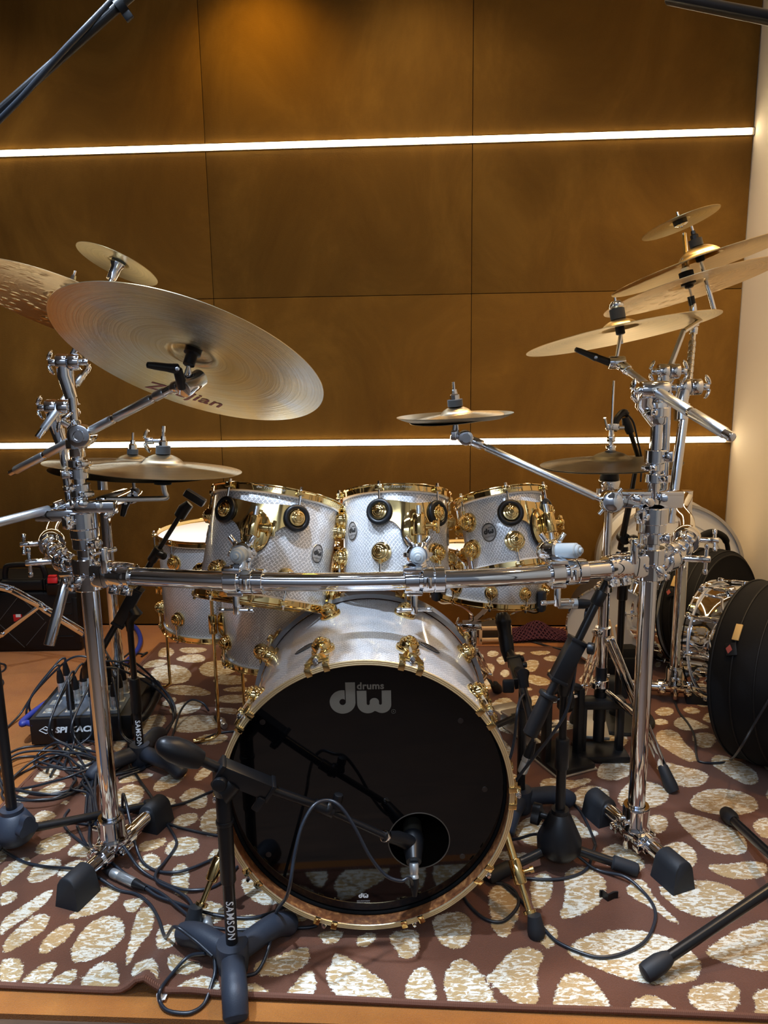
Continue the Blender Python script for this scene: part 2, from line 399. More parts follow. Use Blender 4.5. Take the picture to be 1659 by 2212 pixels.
PEBBLES = """
-866,1673 -868,1709 -845,1735 -821,1746 -799,1730 -787,1700 -800,1671 -829,1656 -853,1660
-779,1653 -781,1692 -750,1706 -715,1684 -704,1655 -726,1641 -758,1646
-572,1898 -550,1953 -509,1933 -491,1896 -486,1852 -508,1840 -543,1862 -564,1889
-558,1771 -554,1811 -524,1827 -499,1822 -493,1789 -514,1766 -538,1751
-486,1777 -488,1818 -471,1851 -450,1834 -433,1776 -434,1721 -451,1718 -476,1745
-547,1665 -544,1705 -517,1723 -479,1719 -462,1685 -469,1656 -501,1644 -533,1647
-616,1670 -612,1703 -578,1710 -556,1724 -550,1694 -570,1669 -599,1661
-593,1604 -593,1642 -581,1659 -555,1648 -538,1616 -545,1597 -570,1594
-437,1635 -428,1673 -401,1676 -388,1654 -385,1627 -395,1603 -419,1610
-501,1563 -508,1602 -491,1622 -472,1608 -456,1549 -449,1506 -468,1501 -491,1525
-884,1540 -909,1592 -902,1632 -881,1652 -860,1644 -852,1617 -862,1584 -873,1552
-837,1570 -843,1617 -822,1640 -793,1643 -775,1622 -774,1589 -795,1557 -822,1551
-772,1572 -772,1615 -747,1638 -712,1627 -710,1600 -739,1575
-829,1429 -819,1456 -798,1490 -777,1525 -756,1534 -752,1495 -770,1455 -789,1428 -804,1401 -808,1386
-872,1515 -858,1530 -834,1524 -828,1502 -839,1482 -853,1477
-695,1437 -675,1476 -681,1523 -650,1541 -610,1534 -598,1509 -610,1474 -634,1452 -669,1439
-789,1355 -793,1386 -778,1428 -762,1455 -738,1454 -723,1432 -726,1400 -746,1374 -766,1345 -779,1343
-712,1349 -717,1379 -704,1410 -683,1426 -666,1423 -660,1398 -671,1368 -690,1341 -706,1341
-644,1337 -648,1367 -645,1409 -629,1438 -601,1449 -569,1434 -550,1396 -555,1360 -577,1336 -603,1317 -628,1316
-527,1316 -534,1365 -545,1423 -544,1467 -522,1475 -503,1444 -496,1400 -508,1365 -516,1330 -513,1299
-592,1492 -569,1497 -538,1502 -541,1485 -550,1450 -568,1456
-482,1374 -487,1411 -465,1416 -440,1394 -431,1358 -442,1329 -456,1327 -473,1349
-427,1448 -417,1476 -391,1484 -360,1469 -349,1446 -357,1419 -383,1411 -408,1420
-334,1361 -334,1419 -310,1440 -270,1434 -268,1396 -298,1371
-747,1261 -776,1321 -760,1332 -734,1325 -718,1301 -714,1274 -729,1254
-709,1256 -709,1278 -696,1305 -677,1321 -661,1316 -654,1290 -660,1264 -682,1251
-657,1253 -653,1272 -637,1295 -618,1301 -608,1290 -608,1267 -623,1250
-593,1249 -596,1280 -587,1303 -571,1319 -544,1316 -531,1293 -512,1248 -551,1246
-503,1274 -506,1311 -490,1320 -469,1310 -447,1282 -438,1251 -468,1269 -490,1274
-435,1286 -441,1314 -426,1324 -385,1309 -363,1290 -378,1279 -405,1275
-415,1233 -403,1250 -376,1269 -344,1271 -326,1257 -320,1231 -333,1221 -367,1220 -399,1224
-271,1218 -278,1257 -260,1256 -237,1243 -214,1225 -213,1214 -247,1215
-269,1288 -262,1311 -220,1325 -186,1343 -164,1345 -157,1309 -179,1282 -227,1267 -256,1274
-333,1522 -340,1559 -311,1565 -278,1539 -239,1502 -236,1472 -270,1462 -306,1485
-247,1439 -222,1461 -181,1443 -163,1426 -193,1416 -228,1416
-195,1216 -194,1239 -178,1262 -166,1284 -151,1284 -141,1261 -142,1235 -156,1213 -181,1211
-128,1285 -114,1303 -116,1326 -104,1329 -71,1309 -39,1280 -20,1268 -4,1241 3,1218 -9,1202 -40,1201 -81,1203 -100,1220 -120,1249
-149,1373 -145,1390 -100,1392 -94,1378 -108,1355 -133,1352
-69,1354 -69,1378 -28,1387 -28,1367 -43,1345 -63,1344
-2,1359 0,1387 54,1396 61,1365 58,1329 33,1310 16,1317 9,1343
89,1385 89,1428 135,1445 173,1433 165,1363 150,1340 125,1335 106,1347
25,1207 27,1244 39,1276 51,1291 71,1290 81,1266 86,1223 81,1195 56,1194
98,1228 103,1275 122,1305 138,1314 160,1301 172,1276 186,1244 193,1209 201,1188 156,1186 112,1190
484,1854 511,1904 555,1932 593,1916 606,1892 575,1838 568,1812 535,1800 493,1832
608,1847 635,1901 676,1948 728,1946 760,1917 760,1870 722,1826 665,1806 619,1815
418,1916 430,1965 475,1973 523,1952 560,1971 577,1956 538,1927 468,1896 432,1897
798,1842 836,1886 885,1904 931,1902 979,1873 978,1819 944,1790 888,1775 826,1789 797,1815
738,1804 777,1790 833,1759 865,1722 874,1676 858,1632 825,1615 772,1627 755,1663 736,1733
913,1729 933,1757 974,1772 1003,1743 979,1696 926,1674 910,1698
731,1572 745,1585 789,1584 843,1597 883,1589 860,1543 811,1527 756,1538
314,1720 337,1768 375,1792 402,1799 375,1672 349,1658 319,1696
458,1790 483,1789 497,1731 526,1715 517,1699 480,1685 463,1708
665,1776 693,1788 716,1771 705,1734 678,1703 654,1704 651,1735
610,1616 659,1651 709,1676 731,1649 730,1613 705,1573 669,1560 632,1602
492,1612 518,1654 550,1668 577,1653 601,1602 583,1562 555,1569 513,1577
357,1420 385,1478 398,1553 423,1586 459,1585 491,1544 482,1500 454,1458 418,1430 368,1409
520,1499 540,1524 568,1542 579,1523 578,1486 588,1444 610,1390 588,1399 566,1438 533,1474
593,1498 612,1522 698,1533 740,1523 774,1494 775,1457 745,1441 694,1416 645,1414 612,1443
317,1535 345,1567 369,1560 369,1521 352,1478 324,1444 305,1450
214,1469 224,1518 256,1530 277,1504 283,1468 276,1427 254,1389 238,1363 223,1368 209,1395 215,1434
298,1356 320,1404 341,1393 348,1371 329,1340 315,1328 304,1346
179,1266 199,1279 227,1317 257,1339 290,1334 309,1316 288,1287 277,1250 274,1207 255,1190 229,1203 199,1234
349,1325 379,1355 427,1375 484,1384 539,1373 587,1346 607,1300 595,1263 573,1245 526,1235 475,1240 434,1256 387,1285 356,1310
289,1181 302,1215 322,1259 355,1274 377,1262 394,1230 401,1196 394,1171 340,1174 297,1177
429,1179 447,1208 481,1216 504,1202 524,1165 500,1163 450,1166
545,1215 564,1232 612,1244 644,1244 652,1221 635,1192 607,1168 569,1158 546,1185
665,1212 690,1227 719,1229 717,1190 679,1150 636,1157 662,1183
616,1315 667,1354 728,1385 795,1411 818,1378 766,1278 723,1265 672,1280 641,1295
1017,1872 1038,1900 1069,1899 1036,1835 1010,1845
787,1935 832,1984 890,1992 900,1952 858,1914 815,1910
249,1632 275,1653 304,1637 337,1644 314,1616 268,1610
-933,2939 -940,3028 -906,3035 -868,2984 -871,2929 -904,2922
-865,3008 -838,3032 -744,3020 -741,2979 -790,2957 -834,2967
-956,2805 -956,2878 -912,2907 -869,2890 -879,2831 -926,2818
-854,2897 -827,2943 -766,2956 -724,2915 -726,2862 -790,2865
-907,2754 -909,2818 -862,2852 -792,2828 -740,2754 -742,2673 -792,2655 -852,2677
-734,2811 -716,2869 -645,2889 -586,2849 -568,2783 -607,2729 -671,2718 -712,2753
-977,2688 -978,2749 -947,2776 -913,2747 -910,2693 -925,2654 -955,2661
-657,2690 -626,2736 -553,2727 -511,2678 -537,2640 -617,2643
-809,2611 -790,2649 -731,2649 -670,2619 -622,2567 -655,2550 -724,2559 -780,2573
-605,2598 -575,2622 -512,2626 -495,2588 -556,2577
-749,2443 -736,2488 -693,2516 -650,2508 -637,2451 -657,2412 -698,2398 -730,2409
-612,2507 -588,2554 -522,2558 -475,2526 -508,2480 -581,2494
-778,2455 -787,2525 -763,2548 -736,2523 -754,2477
-885,2601 -889,2639 -846,2638 -830,2612 -849,2594
-830,2278 -836,2339 -811,2385 -775,2411 -739,2388 -729,2335 -744,2285 -775,2267 -808,2268
-709,2314 -709,2366 -677,2391 -610,2400 -547,2377 -527,2339 -550,2299 -600,2271 -669,2268
-605,2444 -552,2453 -500,2435 -494,2402 -541,2398
-793,2156 -795,2210 -765,2247 -733,2265 -711,2236 -734,2190 -756,2146
-607,2223 -587,2256 -529,2264 -500,2239 -514,2193 -571,2185
-851,2175 -856,2231 -832,2254 -814,2230 -817,2183 -825,2152
-816,2087 -808,2130 -780,2138 -759,2111 -772,2086
-631,2074 -636,2108 -592,2106 -578,2085 -589,2060 -610,2061
-658,1942 -657,1987 -631,2025 -599,2048 -580,2024 -585,1977 -611,1940 -640,1926
-764,1967 -762,2005 -736,2028 -673,2026 -677,2010 -718,1984
-555,1984 -552,2031 -531,2067 -508,2062 -508,2022 -528,1983
-738,1879 -753,1929 -744,1962 -715,1973 -679,1949 -670,1906 -672,1864 -695,1851 -721,1858
-662,1857 -653,1891 -623,1908 -584,1896 -568,1868 -594,1848
-1009,2180 -1003,2198 -927,2200 -906,2168 -928,2133 -981,2143
-1015,1989 -1017,2036 -1001,2068 -959,2058 -948,2010 -971,1987
-974,1921 -969,1954 -942,1987 -911,1982 -906,1948 -931,1912
-1021,1904 -1026,1937 -1011,1966 -995,1958 -991,1921 -1001,1900
-851,1932 -851,1977 -818,1953 -802,1909 -821,1895
-935,2082 -922,2116 -883,2106 -876,2064 -892,2040
-923,1797 -933,1837 -908,1849 -869,1822 -876,1802 -905,1790
-885,1869 -882,1890 -866,1890 -861,1869
357,2840 368,2913 391,2912 386,2853 368,2825
405,2912 423,2944 456,2932 453,2895 430,2871 406,2882
510,2920 556,2924 560,2898 532,2884
579,2928 665,2932 661,2902 615,2881 585,2897
615,2852 648,2880 681,2879 675,2828 640,2815
353,2770 384,2818 420,2802 414,2741 388,2689 358,2703
432,2852 460,2887 475,2879 462,2794 440,2794
529,2791 557,2840 601,2838 585,2761 555,2715 532,2736
425,2714 450,2753 469,2739 460,2686 437,2668
503,2691 547,2703 605,2655 593,2599 547,2595 513,2633
606,2720 633,2760 648,2732 632,2706
755,2755 787,2838 824,2851 799,2740 767,2721
358,2664 384,2663 399,2625 387,2576 360,2560 351,2590
352,2430 372,2473 416,2505 440,2471 429,2406 392,2381 360,2387
497,2573 519,2584 525,2560 503,2549
479,2447 511,2513 535,2513 524,2457 488,2393 472,2384
701,2627 733,2689 774,2707 762,2624 733,2613
647,2509 673,2555 697,2530 677,2491 653,2492
640,2442 665,2463 695,2451 674,2387 651,2337 634,2378
824,2660 855,2698 873,2671 853,2621 819,2610
815,2561 849,2590 864,2560 842,2537
754,2313 782,2343 807,2322 788,2264 762,2250 750,2284
751,2364 781,2416 818,2414 810,2372 774,2348
655,2185 692,2239 725,2275 747,2246 748,2191 723,2139 689,2140
595,1998 626,2051 672,2099 716,2106 719,2049 701,1995 652,1952 614,1953 590,1968
329,2231 353,2221 374,2158 381,2124 360,2075 350,2091 340,2159
1081,2784 1123,2811 1150,2796 1108,2715 1072,2703
1038,2786 1070,2813 1055,2757 1027,2738
1081,2867 1106,2880 1132,2852 1112,2812 1074,2820
1064,2737 1112,2799 1150,2804 1137,2759 1094,2711 1065,2712
1111,2679 1140,2703 1166,2684 1156,2648 1121,2632 1104,2650
1122,2580 1156,2624 1180,2635 1161,2567 1133,2524 1115,2547
1055,2443 1093,2493 1129,2513 1129,2471 1112,2420 1071,2397 1051,2412
891,2369 922,2407 961,2405 959,2366 928,2339 895,2345
992,2395 1028,2408 1052,2383 1030,2350 994,2356
1026,2317 1066,2363 1104,2371 1101,2324 1072,2288 1035,2289
923,2293 954,2329 989,2332 1010,2299 1037,2254 988,2246 947,2235 922,2257
1054,2236 1089,2279 1110,2269 1111,2208 1095,2183 1063,2201
867,2313 897,2326 918,2302 896,2276 859,2277
944,2196 975,2225 1016,2224 1025,2194 991,2138 960,2119 937,2139
845,2225 886,2250 917,2231 911,2164 918,2093 911,2048 875,2041 849,2095 821,2159
1011,2129 1041,2152 1084,2159 1097,2095 1067,2073 1027,2086
935,2032 961,2076 989,2087 1023,2052 1048,2000 1039,1952 1016,1919 981,1920 955,1975
770,2022 814,2050 848,2020 898,1997 906,1962 870,1930 816,1938 780,1980
1080,2014 1101,2028 1106,2013 1083,1992
"""
# ------------------------------------------------------------------ room: back wall turned about three degrees to the lens
YAW = math.radians(-3.05)
ru = V((math.cos(YAW), math.sin(YAW), 0)); rv = V((-math.sin(YAW), math.cos(YAW), 0)); R0 = V((0, 3.285, 0))
ROOM = Matrix(((ru.x, rv.x, 0, R0.x), (ru.y, rv.y, 0, R0.y), (0, 0, 1, 0), (0, 0, 0, 1)))
def RM(a, b, z): return ROOM @ V((a, b, z))
AR, AL, BF, ZC = 1.469, -3.3, -5.2, 2.78
def slab(name, m, x0, x1, y0, y1, z0, z1):
    mb = MB(); mb.box(Matrix.Translation(((x0 + x1) / 2, (y0 + y1) / 2, (z0 + z1) / 2)), x1 - x0, y1 - y0, z1 - z0)
    o = mb.build(name, m); o.matrix_world = ROOM.copy(); return struct(o)
slab('floor', FWOOD, AL - .1, AR + .1, BF, .1, -.09, -.012)
slab('floor_carpet', CARPET, AL, AR, -2.115, 0, -.0119, 0)
slab('ceiling', CEIL, AL - .1, AR + .1, BF, .1, ZC, ZC + .1)
slab('wall_right', CREAM, AR, AR + .1, BF, .1, -.01, ZC)
slab('wall_left', DARKW, AL - .1, AL, BF, .1, -.01, ZC)
slab('wall_front', PALEW, AL, AR, BF - .1, BF, -.01, ZC)
# back wall: fabric panels butted with thin seams over a dark backing
mb = MB()
xs = [AL, -2.859, -1.781, -.704, .3746, AR - .002]; zs = [.005, 1.44, ZC]
for i in range(len(xs) - 1):
    for j in range(len(zs) - 1):
        g = .0011
        mb.box(Matrix.Translation(((xs[i] + xs[i + 1]) / 2, .01, (zs[j] + zs[j + 1]) / 2)), xs[i + 1] - xs[i] - 2 * g, .02, zs[j + 1] - zs[j] - 2 * g, .0022, 2)
o = mb.build('wall_back', VELVET); o.matrix_world = ROOM.copy(); struct(o)
slab('wall_back_backing', DARKW, AL - .1, AR + .1, .021, .1, -.01, ZC)
# light strips let into the wall
for nm, z0, a1, lab in (('led_strip', 2.018, AR - .012, 'glowing warm white light strip running high across the brown wall'), ('led_strip', .817, AR - .03, 'glowing warm white light strip running low across the brown wall behind the drums')):
    M = ROOM @ Matrix.Translation((0, 0, z0 + .013))
    r = thing(nm, lab, 'light strip', M, 'light strips on the brown wall')
    MB().box(Matrix.Translation(((AL + .02 + AR - .004) / 2, -.003, 0)), AR - .004 - AL - .02, .006, .027, .001).build('channel', SILVER, r, True)
    MB().box(Matrix.Translation(((AL + .03 + a1) / 2, -.0085, 0)), a1 - AL - .03, .005, .0235, .002).build('diffuser', LED, r, True)
    MB().box(Matrix.Translation(((a1 + AR - .004) / 2 + .001, -.0085, 0)), max(.008, AR - .006 - a1), .005, .0235, .001).build('end_cap', CREAM, r, True)

# ------------------------------------------------------------------ the rug
PEB = [[tuple(int(t) / 1000.0 for t in q.split(',')) for q in ln.split(' ')] for ln in PEBBLES.strip().split('\n')]
def chaikin(p, n=2):
    for _ in range(n):
        q = []
        for i in range(len(p)):
            a = p[i]; b = p[(i + 1) % len(p)]
            q.append((a[0] * .75 + b[0] * .25, a[1] * .75 + b[1] * .25)); q.append((a[0] * .25 + b[0] * .75, a[1] * .25 + b[1] * .75))
        p = q
    return p
PEB = [chaikin(p, 2) for p in PEB]
rg0 = V((-1.082, 1.286, 0)); ra = math.radians(-3.95); gx = V((math.cos(ra), math.sin(ra), 0)); gy = V((-math.sin(ra), math.cos(ra), 0))
RW, RL = 2.42, 1.80
NX, NY = 320, 240
X = np.linspace(0, RW, NX + 1); Yv = np.linspace(0, RL, NY + 1)
GX, GY = np.meshgrid(X, Yv, indexing='ij')
WX = rg0.x + GX * gx.x + GY * gy.x; WY = rg0.y + GX * gx.y + GY * gy.y
def sdf(poly, px, py):
    P = np.array(poly); d2 = np.full(px.shape, 1e9); ins = np.zeros(px.shape, bool)
    for i in range(len(P)):
        a = P[i]; b = P[(i + 1) % len(P)]; e = b - a
        wx = px - a[0]; wy = py - a[1]
        t = np.clip((wx * e[0] + wy * e[1]) / max(e @ e, 1e-12), 0, 1)
        d2 = np.minimum(d2, (wx - e[0] * t) ** 2 + (wy - e[1] * t) ** 2)
        c1 = py >= a[1]; c2 = py < b[1]; cr = e[0] * wy > e[1] * wx
        ins ^= ((c1 & c2 & cr) | (~c1 & ~c2 & ~cr))
    d = np.sqrt(d2)
    return np.where(ins, d, -d)
# the weave goes on under the drums and past the picture: scatter the same sort of pebble where none was drawn
rnd = random.Random(3)
SD = np.full(GX.shape, -.08)
def put(poly):
    P = np.array(poly); x0, y0 = P.min(0) - .08; x1, y1 = P.max(0) + .08
    m = (WX > x0) & (WX < x1) & (WY > y0) & (WY < y1)
    if m.any(): SD[m] = np.maximum(SD[m], sdf(poly, WX[m], WY[m]))
for p in PEB: put(p)
for k in range(900):
    i = rnd.randrange(NX); j = rnd.randrange(NY)
    if SD[i, j] > -.074: continue
    cx, cy = WX[i, j], WY[i, j]; a = rnd.uniform(.05, .075); b = a * rnd.uniform(.55, .8); w = rnd.uniform(0, PI)
    pl = []
    for q in range(9):
        t = 2 * PI * q / 9; rr = rnd.uniform(.85, 1.1); x = a * rr * math.cos(t); y = b * rr * math.sin(t)
        pl.append((cx + x * math.cos(w) - y * math.sin(w), cy + x * math.sin(w) + y * math.cos(w)))
    put(chaikin(pl, 1))
def rugz(gxv, gyv):
    """height of the pile: a pushed-up ripple at the front edge, slight waves elsewhere"""
    rip = .030 * np.exp(-((gxv - (.615 + .16 * gyv)) / .026) ** 2) * np.exp(-gyv / .13) + .006 * np.exp(-((gxv - (.70 + .3 * gyv)) / .05) ** 2) * np.exp(-gyv / .3)
    wav = .0016 * np.sin(gxv * 9 + gyv * 4) * np.sin(gyv * 7 + 1) + .0016
    return .008 + rip + wav
def zr(p):
    d = V((p[0], p[1], 0)) - rg0; return float(rugz(np.float64(d.dot(gx)), np.float64(d.dot(gy))))
GZ = rugz(GX, GY)
vs = np.stack([WX, WY, GZ], -1).reshape(-1, 3)
ny = NY + 1
fs = [(i * ny + j, (i + 1) * ny + j, (i + 1) * ny + j + 1, i * ny + j + 1) for i in range(NX) for j in range(NY)]
me = bpy.data.meshes.new('patterned_rug'); nb = len(vs)
# skirt down to the floor all round
ring = [i * ny for i in range(NX + 1)] + [NX * ny + j for j in range(1, ny)] + [i * ny + NY for i in range(NX - 1, -1, -1)] + [j for j in range(NY - 1, 0, -1)]
low = [(vs[i][0], vs[i][1], max(0.0005, vs[i][2] - .009)) for i in ring]
allv = [tuple(p) for p in vs] + low
fs += [(ring[k], nb + k, nb + (k + 1) % len(ring), ring[(k + 1) % len(ring)]) for k in range(len(ring))]
me.from_pydata(allv, [], fs)
at_ = me.attributes.new('pebble', 'FLOAT', 'POINT')
at_.data.foreach_set('value', np.concatenate([SD.reshape(-1), np.full(len(low), -.08)]).astype(np.float32))
for p in me.polygons: p.use_smooth = True
me.materials.append(RUG)
RUGO = bpy.data.objects.new('patterned_rug', me); COL.objects.link(RUGO); ROOTM[RUGO.name] = Matrix.Identity(4)
tag(RUGO, 'brown rug woven with cream pebble shapes under the drum kit', 'rug')
def edge(pts):
    return [(p.x, p.y, zr(p) - .002) for p in pts]
n = 160
bd = MB().tube(edge([rg0 + gx * (RW * i / n) for i in range(n + 1)]), .0062, 8)
bd.tube(edge([rg0 + gy * (RL * i / 60) for i in range(61)]), .006, 8).tube(edge([rg0 + gy * RL + gx * (RW * i / 60) for i in range(61)]), .006, 8)
bd.build('binding', BIND, RUGO)
def fz(p):
    """height of whatever floor lies under p"""
    d = V((p[0], p[1], 0)) - rg0
    return zr(p) if (0 < d.dot(gx) < RW and 0 < d.dot(gy) < RL) else 0.0
def rf(x, y, h=0.0):
    """pixel to a point h above the floor or rug"""
    p = fl(x, y, h)
    return fl(x, y, fz(p) + h)
# ------------------------------------------------------------------ drums
def lug(mb, R, phi, z, s=1.0, M=None):
    """round stepped lug standing on a shell of radius R"""
    d = V((math.cos(phi), math.sin(phi), 0)); L = frame(V((0, 0, z)) + d * (R - .002), d, (0, 0, 1))
    prof = [(.0, .0), (.0235, .0), (.0245, .004), (.0235, .008), (.0195, .009), (.0195, .019), (.018, .021), (.0145, .0215), (.0145, .0245), (.0125, .026), (.0095, .0262), (.0095, .0285), (.008, .0298), (.005, .030), (.0045, .0285), (0, .0285)]
    mb.lathe([(r * s, h * s) for r, h in prof], L, 28)
def hoop_prof(R, up=1, z=0.0):
    return [(R + .0005, z), (R + .0055, z), (R + .0055, z + up * .012), (R + .009, z + up * .0145), (R + .009, z + up * .0165), (R + .003, z + up * .0185), (R + .0015, z + up * .0165), (R + .002, z + up * .004)]
def wrapfn(R, phi, z0, roll=0.0):
    c, s = math.cos(roll), math.sin(roll)
    def fn(p):
        x = p.x * c - p.y * s; y = p.x * s + p.y * c
        a = phi + x / R; return V((R * math.cos(a), R * math.sin(a), z0 + y))
    return fn
def badge(root, R, phi, z, w=.019, h=.023):
    mb = MB(); n = 36
    ell = lambda k, q: (w * k * math.cos(2 * PI * q / n), h * k * math.sin(2 * PI * q / n))
    f1 = wrapfn(R + .0022, phi, z); f0 = wrapfn(R - .001, phi, z)
    vs = [f1(V((0, 0, 0)))] + [f1(V((*ell(.96, q), 0))) for q in range(n)] + [wrapfn(R + .0015, phi, z)(V((*ell(1, q), 0))) for q in range(n)] + [f0(V((*ell(1, q), 0))) for q in range(n)]
    fs = [(0, 1 + q, 1 + (q + 1) % n) for q in range(n)]
    for k in (0, 1): fs += [(1 + k * n + q, 1 + (k + 1) * n + q, 1 + (k + 1) * n + (q + 1) % n, 1 + k * n + (q + 1) % n) for q in range(n)]
    b = mb.add(vs, fs).build('badge', BADGE, root, True)
    mb = MB(); f2 = wrapfn(R + .0028, phi, z)
    vs = []; fs = []
    for q in range(n): vs += [f2(V((*ell(.97, q), 0))), f2(V((*ell(.88, q), 0)))]
    fs = [(2 * q, 2 * q + 1, (2 * q + 3) % (2 * n), (2 * q + 2) % (2 * n)) for q in range(n)]
    mb.add(vs, fs)
    dw_mark(mb, w * 1.35, wrapfn(R + .0028, phi, z + h * .12), None)
    v2, f2_ = text2d('drums', .0046, 0, .02); mb.add([f2(p + V((w * .3, h * .42, 0))) for p in v2], f2_)
    v2, f2_ = text2d('COLLECTORS', .0042, 0, .01); mb.add([f2(p + V((0, -h * .52, 0))) for p in v2], f2_)
    mb.build('badge_print', BLK, b, True)
def drum(root, R, L, lugs, zu, zl, pearlm, topm, botm, badges=(), s=1.0, hoopm=GOLD, lugm=GOLD, rods=True):
    t = .006
    MB().lathe([(R, .004), (R, L - .004), (R - .002, L), (R - t, L), (R - t, 0), (R - .002, 0)], Matrix.Identity(4), 80, True).build('shell', pearlm, root, True)
    for up, z in ((1, L - .004), (-1, .004)):
        h = MB().lathe(hoop_prof(R + .003, up, z), Matrix.Identity(4), 80, True)
        for p in lugs:      # ears that take the tension rods
            d = V((math.cos(p), math.sin(p), 0))
            h.box(frame(d * (R + .0135) + V((0, 0, z + up * .008)), (0, 0, 1), d), .014, .019, .012, .003)
        h.build('hoop', hoopm, root, True)
        MB().lathe([(0, z + up * .0062), (R - .004, z + up * .006), (R + .0005, z + up * .004), (R + .0025, z - up * .004), (R - .002, z + up * .003)], Matrix.Identity(4), 64).build('drum_head', topm if up > 0 else botm, root, True)
        zz = L - zu if up > 0 else zl
        for p in lugs:
            mb = MB(); lug(mb, R, p, zz, s)
            d = V((math.cos(p), math.sin(p), 0)); q = d * (R + .0135) + V((0, 0, zz))
            e = V((0, 0, z + up * .010)); a = q + V((0, 0, up * .012 * s)); b = d * (R + .0135) + e
            mb.cyl(q, a + (b - a) * .35, .0048, .004, 12)
            lo = mb.build('lug', lugm, root, True)
            if rods: MB().cyl(a + (b - a) * .3, b, .0029, n=8).cyl(b - V((0, 0, up * .001)), b + V((0, 0, up * .006)), .0052, n=10).cyl(b + V((0, 0, up * .006)), b + V((0, 0, up * .013)), .0034, n=4).build('tension_rod', CHROME, lo, True)
    for p, z in badges: badge(root, R, p, z)
rad = math.radians

# rack toms: each tipped back to the drummer, hung by a gold bracket
def tom(label, px, py, Y, n, R, L, phase, nl, badges, mphi, mz):
    n = V(n).normalized(); f = V((0, -1, 0)); f = (f - n * f.dot(n)).normalized()
    T = at(px, py, Y - (R + .012) * abs(f.y)) - f * (R + .012) - n * .014
    M = frame(T - n * L, n, (1, 0, 0))
    r = thing('rack_tom', label, 'drum', M, 'rack toms over the bass drum')
    lugs = [rad(phase + 360 / nl * k) for k in range(nl)]
    drum(r, R, L, lugs, .054, .052, PEARL_T, CLEARH, CLEARH, [(rad(a), L * z) for a, z in badges])
    # gold suspension bracket between the two lugs beside the mount, on black grommets
    la = sorted(lugs, key=lambda a: abs(math.atan2(math.sin(a - mphi), math.cos(a - mphi))))[:2]
    off = [math.atan2(math.sin(a - mphi), math.cos(a - mphi)) for a in la]; lo, hi = min(off) - .16, max(off) + .16
    vs = []; fs = []; N = 48; zt = L - .026
    for k in range(N + 1):
        a = lo + (hi - lo) * k / N
        w = (a - lo) / (hi - lo)
        e = min(1, min(w, 1 - w) / .1); c = math.exp(-((a) / .23) ** 2)
        zlow = L - .073 - .075 * c + .018 * (1 - e) ** 2
        top = zt - .012 * (1 - e) ** 2 - .008 * math.exp(-(a / .3) ** 2)
        for rr in (R + .0095, R + .0115):
            for z in (top, (top + zlow) / 2, zlow): vs.append((rr * math.cos(mphi + a), rr * math.sin(mphi + a), z))
    for k in range(N):
        b = k * 6; d = b + 6
        for i, j in ((0, 1), (1, 2), (2, 5), (5, 4), (4, 3), (3, 0)): fs.append((b + i, b + j, d + j, d + i))
    fs += [(0, 1, 4, 3), (1, 2, 5, 4), tuple(N * 6 + i for i in (0, 3, 4, 1)), tuple(N * 6 + i for i in (1, 4, 5, 2))]
    br = MB().add(vs, fs).build('suspension_bracket', GOLD, r, True)
    for a in la:
        d = V((math.cos(a), math.sin(a), 0)); G = frame(d * (R + .013) + V((0, 0, L - .054)), d, (0, 0, 1))
        MB().lathe([(.0255 + .0065 * math.cos(2 * PI * q / 10), .0065 * math.sin(2 * PI * q / 10)) for q in range(10)], G, 32, True).build('grommet', BLACKP, br, True)
    # round mount plate with the clamp barrel that grips the holder rod
    d = V((math.cos(mphi), math.sin(mphi), 0)); tg = V((-d.y, d.x, 0))
    P = frame(d * (R + .010) + V((0, 0, L - .098)), d, (0, 0, 1))
    S_ = P @ Matrix.Diagonal((1.35, .95, 1, 1))
    mp = MB().lathe([(0, 0), (.034, 0), (.036, .004), (.031, .008), (.02, .012), (0, .013)], S_, 36)
    c = d * (R + .036) + V((0, 0, L - .09))
    mp.cyl(c - V((0, 0, .024)), c + V((0, 0, .024)), .0155, n=24, bev=.003).box(frame(c - d * .014, (0, 0, 1), d), .028, .026, .04, .004)
    mp.cyl(c + tg * .01, c + tg * .042, .0085, n=16, bev=.002).cyl(c + tg * .036, c + tg * .043, .013, n=16, bev=.002).box(frame(c + tg * .046, d, (0, 0, 1)), .036, .009, .009, .003)
    mo = mp.build('mount', GOLD, r, True)
    MB().lathe([(0, -.004), (.036, -.004), (.036, .001), (0, .001)], S_, 32).build('gasket', BLACKP, mo, True)
    # maker's words on the top hoop
    mb = MB(); v2, f2 = text2d('dw True Hoop', .011, .2, 0)
    rr = R + .0099 - .0002
    def hf(p): a = rad(-88) + p.x / rr; q = rr + .0003; return V((q * math.cos(a), q * math.sin(a), L + .0015 + p.y * .82))
    mb.add([hf(p + V((0, .0005, 0))) for p in v2], f2)
    mb.build('hoop_print', MARK, r, True)
    return r, M, R, L, (M @ c, n)
TOM1 = tom('largest white pearl rack tom with gold hoops, above the left of the bass drum', 589, 1046, 1.88, (.15, .35, .93), .155, .245, -64, 6, [(-160, .56), (-36, .50)], rad(-94), .1)
TOM2 = tom('middle white pearl rack tom with gold hoops, centred over the bass drum', 855, 1042, 1.90, (.0, .36, .93), .130, .20, -46, 6, [(-143, .55), (-14, .5)], rad(-72), .1)
TOM3 = tom('smallest white pearl rack tom with gold hoops, right of the other two', 1087, 1048, 1.90, (-.13, .36, .93), .1045, .172, -90, 6, [(-121, .48)], rad(-52), .1)

